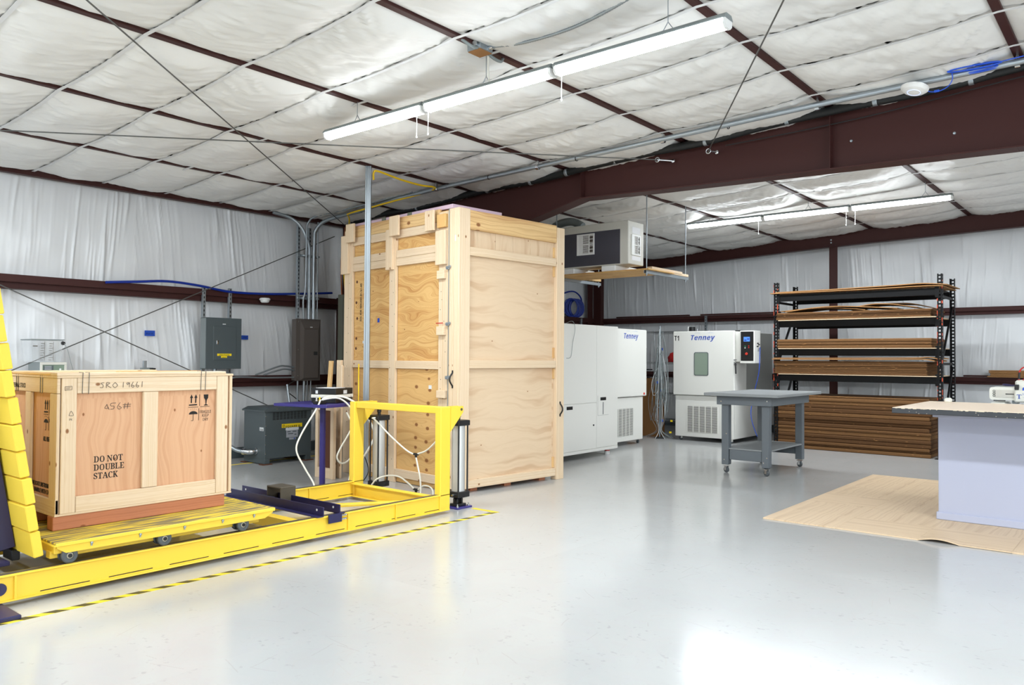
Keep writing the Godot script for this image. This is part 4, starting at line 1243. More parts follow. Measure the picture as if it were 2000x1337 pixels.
# ---------------------------------------------------------------- indigo stand with the controls
func build_stand():
	var o := thing("pedestal_stand", "indigo steel pedestal stand with a square top behind the yellow rails", "stand", Vector3(5.2, 0, -6.95), "", deg_to_rad(12.0))
	bb(o, "top", Vector3(-0.36, 0.875, -0.36), Vector3(0.36, 0.905, 0.36), M.indigo, 0.003)
	var b := MB.new()
	b.lathe([Vector2(0, 0.875), Vector2(0.032, 0.875), Vector2(0.032, 0.012)], 18)
	put(b, "pole", o, M.indigo)
	bb(o, "foot_plate", Vector3(-0.07, 0, -0.07), Vector3(0.07, 0.012, 0.07), M.indigo, 0.002)
	var y := 0.906
	var d := [["control_box", "low black electronics box at the bottom of the stack on the indigo stand", 0.052, M.black, 0.0], ["control_box", "thin cream electronics box between the black boxes on the indigo stand", 0.036, M.white_hose, 0.012], ["control_box", "black electronics box with a white sticker on top of the stack", 0.068, M.black, 0.0]]
	for k in 3:
		var q = d[k]
		var c := thing(q[0], q[1], "electronics", Vector3(5.30, y, -6.92), "electronics boxes on the stand", deg_to_rad(20.0))
		bb(c, "case", Vector3(-0.17 - q[4], 0.002, -0.15), Vector3(0.17 + q[4], q[2], 0.15), q[3], 0.003)
		if k == 2:
			bb(c, "sticker", Vector3(-0.02, 0.008, 0.150), Vector3(0.05, 0.046, 0.1512), M.label_white, 0.0)
			bb(c, "sticker", Vector3(-0.171, 0.01, -0.10), Vector3(-0.1695, 0.045, -0.07), M.label_white, 0.0)
			bb(c, "paper", Vector3(-0.16, q[2], -0.10), Vector3(0.06, q[2] + 0.004, 0.12), M.paper_white, 0.0)
		elif k == 1:
			for s in [-0.14, 0.13]: bb(c, "screw", Vector3(s - 0.006, 0.009, 0.150), Vector3(s + 0.006, 0.019, 0.153), M.chrome, 0.001)
		else:
			for s in [-0.08, 0.02, 0.1]: bb(c, "port", Vector3(s - 0.015, 0.012, 0.150), Vector3(s + 0.015, 0.03, 0.156), M.rubber, 0.001)
		y += q[2]
	var v := thing("valve_block", "small black and brass air valve block at the front of the indigo stand", "valve", Vector3(4.98, 0.906, -6.72))
	bb(v, "body", Vector3(4.93, 0.907, -6.76), Vector3(5.05, 0.94, -6.69), M.black, 0.004)
	for k in 3:
		b = MB.new()
		b.lathe([Vector2(0, 0.04), Vector2(0.009, 0.036), Vector2(0.009, 0.012), Vector2(0.013, 0.01), Vector2(0.013, 0)], 8, Transform3D(Basis(), Vector3(4.95 + 0.04 * k, 0.94, -6.725)))
		put(b, "fitting", v, M.chrome if k != 1 else M.label_yellow)
	hose("air_hose", "white air hose hanging from the stand to the floor in front of the transformer", [Vector3(4.98, 0.95, -6.70), Vector3(4.90, 0.86, -6.66), Vector3(4.74, 0.62, -6.68), Vector3(4.68, 0.46, -6.68), Vector3(4.74, 0.28, -6.62), Vector3(4.80, 0.12, -6.55), Vector3(4.76, 0.01, -6.48)], 0.009)
	hose("air_hose", "outer white air hose looping over the stand and down by the gate post", [Vector3(5.02, 0.955, -6.72), Vector3(5.08, 0.985, -6.66), Vector3(5.20, 0.97, -6.55), Vector3(5.34, 0.84, -6.45), Vector3(5.46, 0.62, -6.42), Vector3(5.46, 0.50, -6.44), Vector3(5.38, 0.33, -6.5), Vector3(5.28, 0.2, -6.55), Vector3(5.22, 0.02, -6.55)], 0.011)
	hose("air_hose", "inner white air hose forming a narrow hanging loop below the stand", [Vector3(5.0, 0.95, -6.71), Vector3(5.14, 0.965, -6.6), Vector3(5.24, 0.85, -6.52), Vector3(5.24, 0.68, -6.5), Vector3(5.10, 0.45, -6.52), Vector3(5.07, 0.36, -6.53), Vector3(5.12, 0.30, -6.52), Vector3(5.2, 0.33, -6.5), Vector3(5.27, 0.47, -6.48), Vector3(5.28, 0.6, -6.48), Vector3(5.2, 0.82, -6.55)], 0.009)
	hose("power_lead", "thin black lead falling from the electronics boxes to the floor", [Vector3(5.3, 0.93, -6.72), Vector3(5.33, 0.82, -6.6), Vector3(5.36, 0.6, -6.55), Vector3(5.42, 0.4, -6.55), Vector3(5.46, 0.18, -6.5), Vector3(5.4, 0.01, -6.6)], 0.005, "black", "cable")


# ---------------------------------------------------------------- electrical gear on the left wall
func conduit(label: String, pts: Array, r: float, step := 6, called := "conduit", group := "conduits at the brown panel"):
	var b := MB.new()
	b.tube(curve(pts, step), r, 10)
	solo(b, called, M.galv, label, "conduit", pts[0], group)


func strut(label: String, a: Vector3, b: Vector3, face: Vector3, w := 0.042, called := "strut_channel"):
	# slotted channel with the open side against the wall
	var o := thing(called, label, "strut", a, "slotted strut channels")
	var m := MB.new()
	m.bar(a, b, w, 0.004, 0.001, face)
	var side := (b - a).normalized().cross(face).normalized()
	for s in [-1.0, 1.0]:
		m.bar(a + side * s * w * 0.47 - face * 0.018, b + side * s * w * 0.47 - face * 0.018, 0.003, 0.036, 0.0, face)
	put(m, "channel", o, M.galv)
	var n := int(a.distance_to(b) / 0.055)
	m = MB.new()
	for k in n:
		var p := a.lerp(b, (k + 0.5) / n) + face * 0.0024
		m.bar(p - (b - a).normalized() * 0.014, p + (b - a).normalized() * 0.014, 0.013, 0.0012, 0.0, face)
	put(m, "slot", o, M.rubber, "", "stuff")


func build_electrics():
	var zf := -9.5
	var o := thing("electrical_panel", "square dark grey electrical panel with a yellow warning label on the left wall", "electrical panel", Vector3(5.51, 1.23, -9.57))
	bb(o, "enclosure", Vector3(5.256, 1.229, -9.64), Vector3(5.767, 1.90, zf), M.elec_grey, 0.004)
	bb(o, "side_skin", Vector3(5.2545, 1.24, -9.635), Vector3(5.256, 1.89, -9.505), M.galv_dull, 0.0)
	var dr := bb(o, "door", Vector3(5.36, 1.344, zf), Vector3(5.687, 1.787, zf + 0.006), M.elec_grey, 0.002)
	bb(dr, "latch", Vector3(5.405, 1.55, zf + 0.006), Vector3(5.43, 1.605, zf + 0.013), M.chrome, 0.003)
	bb(o, "nameplate", Vector3(5.49, 1.813, zf), Vector3(5.535, 1.824, zf + 0.002), M.label_white, 0.0)
	var lb := flat(o, "warning_label", Vector3(5.415, 1.375, zf + 0.006), FACE_Z, [[Vector2(0, 0.025), Vector2(0.055, 0.025), Vector2(0.055, 0.0), Vector2(0.14, 0.0), Vector2(0.14, 0.025), Vector2(0.205, 0.025), Vector2(0.205, 0.055), Vector2(0, 0.055)]], M.label_yellow)
	for q in [["DANGER HIGH VOLTAGE", 1.421], ["DISCONNECT POWER FIRST", 1.408], ["480 VOLTS", 1.385]]:
		text(o, "warning_text", q[0], 0.008, Vector3(5.515, q[1] - 0.003, zf + 0.0073), FACE_Z, M.ink, "Droid Sans", 700, 1.1)
	for q in [[5.308, "slotted strut holding the grey panel, the one nearer the crate"], [5.684, "slotted strut holding the grey panel, beside the blue tape"]]:
		strut(q[1], Vector3(q[0], 1.05, -9.648), Vector3(q[0], 2.31, -9.648), Vector3(0, 0, 1))
	o = thing("breaker_panel", "tall narrow brown breaker panel below the bundle of conduits", "electrical panel", Vector3(6.84, 1.05, -9.56))
	bb(o, "enclosure", Vector3(6.645, 1.055, -9.63), Vector3(7.04, 1.935, -9.51), M.elec_brown, 0.004)
	var b := MB.new()
	b.prism(PackedVector2Array([Vector2(6.63, 1.05), Vector2(7.05, 1.05), Vector2(7.05, 1.942), Vector2(6.63, 1.942)]), -9.512, -9.502, Transform3D())
	put(b, "cover", o, M.elec_brown)
	b = MB.new()
	var xa := 6.755; var xb := 7.01; var ya := 1.085; var yb := 1.80
	b.quad(Vector3(6.70, 1.93, -9.502), Vector3(xa, yb, -9.485), Vector3(xb, yb, -9.485), Vector3(7.04, 1.93, -9.502))
	b.quad(Vector3(6.70, 1.06, -9.502), Vector3(xa, ya, -9.485), Vector3(xa, yb, -9.485), Vector3(6.70, 1.93, -9.502))
	b.quad(Vector3(7.04, 1.06, -9.502), Vector3(7.04, 1.93, -9.502), Vector3(xb, yb, -9.485), Vector3(xb, ya, -9.485))
	b.quad(Vector3(6.70, 1.06, -9.502), Vector3(7.04, 1.06, -9.502), Vector3(xb, ya, -9.485), Vector3(xa, ya, -9.485))
	put(b, "raised_frame", o, M.elec_brown)
	dr = bb(o, "door", Vector3(xa + 0.004, ya + 0.004, -9.487), Vector3(xb - 0.004, yb - 0.004, -9.483), M.elec_brown, 0.001)
	bb(dr, "latch", Vector3(6.92, 1.42, -9.483), Vector3(6.985, 1.47, -9.479), M.black, 0.001)
	bb(o, "nameplate", Vector3(6.86, 1.82, -9.489), Vector3(6.90, 1.83, -9.486), M.label_white, 0.0)
	for q in [[6.665, 1.9], [7.03, 1.9], [6.665, 1.5], [7.03, 1.5], [6.665, 1.12], [7.03, 1.12]]:
		b = MB.new()
		b.lathe([Vector2(0, 0.004), Vector2(0.008, 0.002), Vector2(0.008, 0)], 8, Transform3D(Basis(Vector3(1, 0, 0), Vector3(0, 0, 1), Vector3(0, -1, 0)), Vector3(q[0], q[1], -9.502)))
		put(b, "screw", o, M.chrome)
	# conduits rising from the brown panel
	conduit("galvanized conduit rising from the brown panel and sweeping left into the eave", [Vector3(6.82, 1.94, -9.47), Vector3(6.82, 2.8, -9.47), Vector3(6.80, 3.02, -9.47), Vector3(6.70, 3.25, -9.5), Vector3(6.55, 3.38, -9.56), Vector3(6.30, 3.43, -9.62)], 0.024)
	conduit("thin conduit at the outer edge of the bundle bending up onto the roof", [Vector3(6.727, 1.94, -9.46), Vector3(6.70, 2.2, -9.44), Vector3(6.73, 2.4, -9.43), Vector3(6.74, 3.15, -9.43), Vector3(6.76, 3.33, -9.42), Vector3(6.83, 3.42, -9.3), Vector3(6.86, 3.45, -8.6), Vector3(6.80, 3.50, -7.3)], 0.013)
	conduit("thick galvanized conduit curving from the brown panel under the ceiling", [Vector3(6.884, 1.94, -9.45), Vector3(6.884, 3.05, -9.45), Vector3(6.90, 3.24, -9.43), Vector3(6.94, 3.35, -9.3), Vector3(6.98, 3.40, -9.0), Vector3(6.97, 3.42, -8.5)], 0.028)
	conduit("thin straight conduit at the inner edge of the bundle", [Vector3(6.955, 1.94, -9.46), Vector3(6.955, 3.36, -9.46)], 0.010)
	strut("upright slotted strut behind the conduits above the brown panel", Vector3(6.70, 1.95, -9.56), Vector3(6.70, 3.33, -9.56), Vector3(0, 0, 1))
	strut("second upright slotted strut between the conduits above the brown panel", Vector3(6.90, 1.95, -9.57), Vector3(6.90, 3.28, -9.57), Vector3(0, 0, 1))
	for q in [[2.852, "upper clamp strap across the conduit bundle"], [2.24, "lower clamp strap across the conduit bundle at the girt"]]:
		b = MB.new()
		b.box(Vector3(6.82, q[0], -9.51), Vector3(0.36, 0.035, 0.02), 0.003)
		for x in [6.727, 6.82, 6.884, 6.955]: b.lathe([Vector2(0.034, -0.012), Vector2(0.036, 0.0), Vector2(0.034, 0.012)], 12, Transform3D(Basis(), Vector3(x, q[0], -9.47)))
		solo(b, "conduit_clamp", M.galv, q[1], "clamp", Vector3(6.82, q[0], -9.5), "conduit clamps")
	conduit("upper slanting conduit entering the side of the brown panel", [Vector3(6.64, 1.244, -9.56), Vector3(6.50, 1.262, -9.56), Vector3(6.38, 1.255, -9.56), Vector3(6.05, 1.142, -9.60)], 0.012)
	conduit("lower slanting conduit entering the side of the brown panel", [Vector3(6.64, 1.20, -9.56), Vector3(6.5, 1.22, -9.56), Vector3(6.40, 1.207, -9.56), Vector3(6.18, 1.14, -9.60)], 0.012)
	conduit("level conduit lying along the lower girt to the brown panel", [Vector3(6.64, 1.10, -9.56), Vector3(6.2, 1.10, -9.58), Vector3(5.69, 1.105, -9.60), Vector3(5.66, 0.95, -9.62)], 0.012)
	var lows := [[6.705, 0.014, "straight conduit dropping from the brown panel, nearest the transformer"], [6.87, 0.010, "middle straight conduit dropping below the brown panel"], [6.93, 0.010, "straight conduit dropping below the brown panel, nearest the leaning boards"]]
	for q in lows: conduit(q[2], [Vector3(q[0], 1.055, -9.56), Vector3(q[0], 0.02, -9.56)], q[1])
	b = MB.new()
	var pts := []
	for k in 60:
		pts.append(Vector3(6.80, 1.055 - 0.0135 * k, -9.54))
	var rad := []
	for k in 60: rad.append(0.022 if k % 2 == 0 else 0.018)
	b.tube(pts, rad, 10)
	solo(b, "flexible_conduit", M.galv, "ribbed flexible conduit hanging below the brown panel", "conduit", pts[0])
	hose("cable_loop", "dark cable looped beneath the brown panel", [Vector3(6.70, 1.06, -9.58), Vector3(6.58, 1.0, -9.58), Vector3(6.56, 0.9, -9.58), Vector3(6.66, 0.82, -9.58), Vector3(6.76, 0.74, -9.56)], 0.007, "rubber", "cable")
	# transformer
	o = thing("transformer", "low dark grey floor transformer with a yellow brand strip and slotted vents", "transformer", Vector3(6.1, 0, -9.1))
	var a := Vector3(5.735, 0.075, -9.36); var c := Vector3(6.45, 0.70, -8.87)
	bb(o, "body", a, c, M.elec_grey, 0.004)
	b = MB.new()
	b.prism(PackedVector2Array([Vector2(5.715, 0.68), Vector2(5.715, 0.70), Vector2(5.80, 0.735), Vector2(6.40, 0.735), Vector2(6.47, 0.70), Vector2(6.47, 0.68)]), -9.38, -8.85)
	put(b, "lid", o, M.elec_grey)
	for x in [5.737, 6.37]:
		bb(o, "foot", Vector3(x, 0.012, -9.36), Vector3(x + 0.075, 0.08, -8.872), M.elec_grey, 0.002)
	for q in [[5.77, -8.90], [6.41, -8.90], [5.77, -9.33], [6.41, -9.33]]:
		bb(o, "pad", Vector3(q[0] - 0.07, 0.0, q[1] - 0.05), Vector3(q[0] + 0.07, 0.012, q[1] + 0.05), M.brown_pad, 0.002)
	for col in 10:
		b = MB.new()
		for row in 6:
			b.box(Vector3(5.868 + 0.0535 * col, 0.661 - 0.0165 * row, -8.8695), Vector3(0.04, 0.009, 0.002))
		put(b, "vent", o, M.black)
	bb(o, "brand_strip", Vector3(5.985, 0.462, -8.87), Vector3(6.30, 0.512, -8.868), M.label_yellow, 0.0)
	text(o, "brand_text", "SQUARE D", 0.028, Vector3(6.155, 0.474, -8.8675), FACE_Z, M.ink, "Droid Sans", 800, 1.25)
	flat(o, "brand_mark", Vector3(5.995, 0.472, -8.868), FACE_Z, [rect(0, 0, 0.03, 0.006), rect(0, 0.024, 0.03, 0.006), rect(0, 0, 0.006, 0.03), rect(0.024, 0, 0.006, 0.03)], M.ink)
	bb(o, "rating_plate", Vector3(6.045, 0.425, -8.87), Vector3(6.245, 0.46, -8.868), M.label_white, 0.0)
	var rp := bb(o, "rating_plate", Vector3(6.055, 0.33, -8.87), Vector3(6.235, 0.424, -8.8685), M.label_grey, 0.0)
	for q in [[6.07, 0.40, 0.05], [6.15, 0.40, 0.06], [6.08, 0.372, 0.08], [6.18, 0.36, 0.03]]:
		bb(rp, "print", Vector3(q[0], q[1], -8.8685), Vector3(q[0] + q[2], q[1] + 0.012, -8.868), M.elec_grey, 0.0)
	bb(o, "data_sticker", Vector3(6.10, 0.30, -8.87), Vector3(6.20, 0.325, -8.8685), M.label_grey, 0.0)
	flat(o, "data_mark", Vector3(6.18, 0.312, -8.8685), FACE_Z, [ngon(0.011, 10)], M.logo_blue)
	var sp := bb(o, "side_plate", Vector3(5.733, 0.435, -8.99), Vector3(5.735, 0.48, -8.90), M.label_white, 0.0)
	text(o, "side_text", "75 KVA", 0.02, Vector3(5.7325, 0.449, -8.945), FACE_CAM, M.ink, "Droid Sans", 500, 0.9)
	for q in [[5.745, 0.62], [5.745, 0.5], [5.745, 0.38], [5.745, 0.26], [5.745, 0.14], [6.44, 0.62], [6.44, 0.5], [6.44, 0.38], [6.44, 0.26], [6.44, 0.14], [5.9, 0.715], [6.1, 0.715], [6.3, 0.715], [6.1, 0.09]]:
		b = MB.new()
		b.lathe([Vector2(0, 0.004), Vector2(0.007, 0.002), Vector2(0.007, 0)], 8, Transform3D(Basis(Vector3(1, 0, 0), Vector3(0, 0, 1), Vector3(0, -1, 0)), Vector3(q[0], q[1], -8.869 if q[1] < 0.7 else -8.850)))
		put(b, "screw", o, M.chrome)
	# flexible pipe from the grey panel into the side of the transformer
	b = MB.new()
	var cp := curve([Vector3(5.44, 1.23, -9.6), Vector3(5.44, 0.8, -9.58), Vector3(5.42, 0.5, -9.5), Vector3(5.46, 0.30, -9.38), Vector3(5.54, 0.19, -9.24), Vector3(5.60, 0.165, -9.15)], 24)
	var rad2 := []
	for k in cp.size(): rad2.append(0.028 if k % 2 == 0 else 0.0255)
	b.tube(cp, rad2, 12)
	var fp := solo(b, "flexible_conduit", M.galv, "curved flexible metal pipe running from the wall into the transformer side", "conduit", cp[0])
	b = MB.new()
	b.tube(curve([Vector3(5.60, 0.165, -9.15), Vector3(5.63, 0.163, -9.10), Vector3(5.67, 0.163, -9.07), Vector3(5.74, 0.165, -9.06)], 5), 0.036, 12)
	b.tube([Vector3(5.595, 0.165, -9.158), Vector3(5.615, 0.165, -9.125)], 0.042, 12)
	b.tube([Vector3(5.722, 0.165, -9.06), Vector3(5.736, 0.165, -9.06)], 0.046, 12)
	fp.set_meta("org", cp[0])
	put(b, "elbow", fp, M.chrome)
	conduit("bent conduit leaving the far side of the transformer", [Vector3(6.47, 0.24, -9.15), Vector3(6.52, 0.27, -9.2), Vector3(6.54, 0.4, -9.3), Vector3(6.53, 0.6, -9.45), Vector3(6.53, 1.0, -9.56)], 0.018)
	hose("cable_loop", "loose grey cables coiled on the floor beyond the transformer", [Vector3(6.5, 0.3, -9.4), Vector3(6.55, 0.12, -9.35), Vector3(6.7, 0.05, -9.3), Vector3(6.9, 0.04, -9.3), Vector3(7.0, 0.1, -9.4)], 0.012, "galv_dull", "cable")


func build_left_wall_items():
	# the black column gap: insulated pipe, copper line and yellow cable dropping down
	hose("copper_line", "thin copper line dropping down the dark column", [Vector3(7.36, 3.33, -9.35), Vector3(7.335, 3.0, -9.36), Vector3(7.30, 2.8, -9.36), Vector3(7.32, 2.32, -9.36)], 0.009, "copper", "pipe")
	hose("yellow_cable", "yellow cable dropping down beside the tall crate's back edge", [Vector3(6.95, 3.40, -8.78), Vector3(7.08, 3.34, -8.9), Vector3(7.32, 3.2, -9.25), Vector3(7.36, 2.9, -9.32), Vector3(7.32, 2.7, -9.32), Vector3(7.36, 2.32, -9.32)], 0.010, "yellow_cable", "cable")
	var b := MB.new()
	b.box(Vector3(7.40, 1.2, -9.40), Vector3(0.16, 2.25, 0.10), 0.004)
	solo(b, "cable_duct", M.olive_box, "upright olive grey cable duct beside the tall crate", "duct", Vector3(7.40, 0.08, -9.40))
	hose("blue_hose", "blue air hose lying in a wave along the upper girt", [Vector3(4.05, 2.265, -9.62), Vector3(4.42, 2.30, -9.62), Vector3(4.80, 2.335, -9.62), Vector3(5.22, 2.312, -9.62), Vector3(5.66, 2.262, -9.62), Vector3(6.2, 2.27, -9.62), Vector3(6.7, 2.305, -9.62), Vector3(7.34, 2.36, -9.62)], 0.016, "blue_hose")
	var t := thing("tape_strip", "blue painter's tape strip alone on the left wall liner", "tape", Vector3(4.68, 1.645, -9.81))
	bb(t, "strip", Vector3(4.615, 1.645, -9.822), Vector3(4.746, 1.715, -9.82), M.blue_tape, 0.0)
	scribble(t, "handwriting", Vector3(4.635, 1.665, -9.82), FACE_Z, [[[0.0, 0.0], [0.01, 0.02], [0.02, 0.0]], [[0.03, 0.02], [0.035, 0.0], [0.05, 0.015]], [[0.06, 0.0], [0.07, 0.02], [0.085, 0.0]]], 0.002, M.ink)
	t = thing("tape_strip", "blue painter's tape strip touching the grey panel's edge", "tape", Vector3(6.0, 1.63, -9.81))
	bb(t, "strip", Vector3(5.935, 1.63, -9.822), Vector3(6.065, 1.688, -9.82), M.blue_tape, 0.0)
	scribble(t, "handwriting", Vector3(5.99, 1.65, -9.82), FACE_Z, [[[0.0, 0.0], [0.01, 0.02], [0.02, 0.0]], [[0.03, 0.02], [0.035, 0.0], [0.05, 0.015]]], 0.002, M.ink)
	b = MB.new()
	b.lathe([Vector2(0, 0.03), Vector2(0.06, 0.03), Vector2(0.074, 0.02), Vector2(0.074, 0.002), Vector2(0.06, -0.004), Vector2(0.06, -0.02), Vector2(0.045, -0.034), Vector2(0, -0.036)], 24, Transform3D(Basis(), Vector3(6.18, 2.18, -9.60)))
	solo(b, "smoke_detector", M.white_plastic, "round white smoke detector under the upper girt", "detector", Vector3(6.18, 2.18, -9.60))
	# bench box with a window and the measuring tub on it, seen over the small crate
	var z := -9.4
	t = thing("meter_box", "small grey instrument box with a glass window behind the small crate", "instrument", Vector3(3.42, 0.95, -9.5))
	bb(t, "case", Vector3(3.285, 0.95, -9.75), Vector3(3.555, 1.318, z - 0.012), M.galv_dull, 0.004)
	for q in [[3.285, 1.29, 3.555, 1.318], [3.285, 0.95, 3.31, 1.29], [3.53, 0.95, 3.555, 1.29]]:
		bb(t, "frame", Vector3(q[0], q[1], z - 0.012), Vector3(q[2], q[3], z), M.beige_paint, 0.002)
	bb(t, "window", Vector3(3.31, 0.97, z - 0.011), Vector3(3.53, 1.29, z - 0.008), M.glass_green, 0.0)
	bb(t, "meter", Vector3(3.32, 1.0, z - 0.008), Vector3(3.42, 1.28, z - 0.004), M.elec_grey, 0.001)
	for k in 5: bb(t, "scale_line", Vector3(3.33, 1.27 - 0.016 * k, z - 0.004), Vector3(3.40, 1.274 - 0.016 * k, z - 0.003), M.label_white, 0.0)
	bb(t, "lamp_glass", Vector3(3.48, 1.19, z - 0.008), Vector3(3.50, 1.25, z - 0.004), M.label_white, 0.002)
	var tub := thing("measuring_tub", "clear plastic measuring tub with printed scales on the instrument box", "tub", Vector3(3.37, 1.32, -9.55))
	b = MB.new()
	var w0 := 0.0
	b.quad(Vector3(3.225, 1.32, -9.46), Vector3(3.51, 1.32, -9.46), Vector3(3.53, 1.56, -9.44), Vector3(3.205, 1.56, -9.44))
	b.quad(Vector3(3.225, 1.32, -9.70), Vector3(3.225, 1.32, -9.46), Vector3(3.205, 1.56, -9.44), Vector3(3.205, 1.56, -9.72))
	b.quad(Vector3(3.51, 1.32, -9.46), Vector3(3.51, 1.32, -9.70), Vector3(3.53, 1.56, -9.72), Vector3(3.53, 1.56, -9.44))
	b.quad(Vector3(3.51, 1.32, -9.70), Vector3(3.225, 1.32, -9.70), Vector3(3.205, 1.56, -9.72), Vector3(3.53, 1.56, -9.72))
	put(b, "wall", tub, M.clear_plastic)
	bb(tub, "rim", Vector3(3.195, 1.56, -9.73), Vector3(3.54, 1.572, -9.43), M.galv_dull, 0.003)
	for k in 8:
		for q in [3.30, 3.385]:
			bb(tub, "scale_mark", Vector3(q, 1.34 + 0.026 * k, -9.452 + 0.0025 * k * 0.9), Vector3(q + (0.04 if k % 2 else 0.03), 1.344 + 0.026 * k, -9.451 + 0.0025 * k * 0.9), M.raw_steel, 0.0)
	for q in [3.337, 3.425]: bb(tub, "scale_edge", Vector3(q, 1.335, -9.44), Vector3(q + 0.003, 1.545, -9.438), M.raw_steel, 0.0)
	b = MB.new()
	b.lathe([Vector2(0, 0.02), Vector2(0.02, 0.018), Vector2(0.022, 0), Vector2(0, 0)], 14, Transform3D(Basis(Vector3(1, 0, 0), Vector3(0, 0, 1), Vector3(0, -1, 0)), Vector3(3.525, 1.53, -9.44)))
	put(b, "knob", tub, M.black)
	bb(tub, "handle", Vector3(3.225, 1.49, -9.452), Vector3(3.27, 1.50, -9.44), M.raw_steel, 0.002)
	hose("thin_wire", "thin wire falling from the measuring tub's knob behind the crate", [Vector3(3.53, 1.53, -9.42), Vector3(3.56, 1.45, -9.4), Vector3(3.60, 1.3, -9.4), Vector3(3.66, 1.1, -9.4)], 0.0025, "galv_dull", "wire")
	t = thing("toggle_bracket", "small metal strut bracket with a toggle just above the small crate's lid", "bracket", Vector3(4.53, 1.0, -9.5))
	bb(t, "channel", Vector3(4.515, 0.9, -9.65), Vector3(4.555, 1.335, -9.62), M.galv, 0.002)
	bb(t, "plate", Vector3(4.47, 1.20, -9.62), Vector3(4.62, 1.25, -9.58), M.galv_dull, 0.003)
	bb(t, "toggle", Vector3(4.57, 1.225, -9.58), Vector3(4.63, 1.245, -9.54), M.black, 0.004)


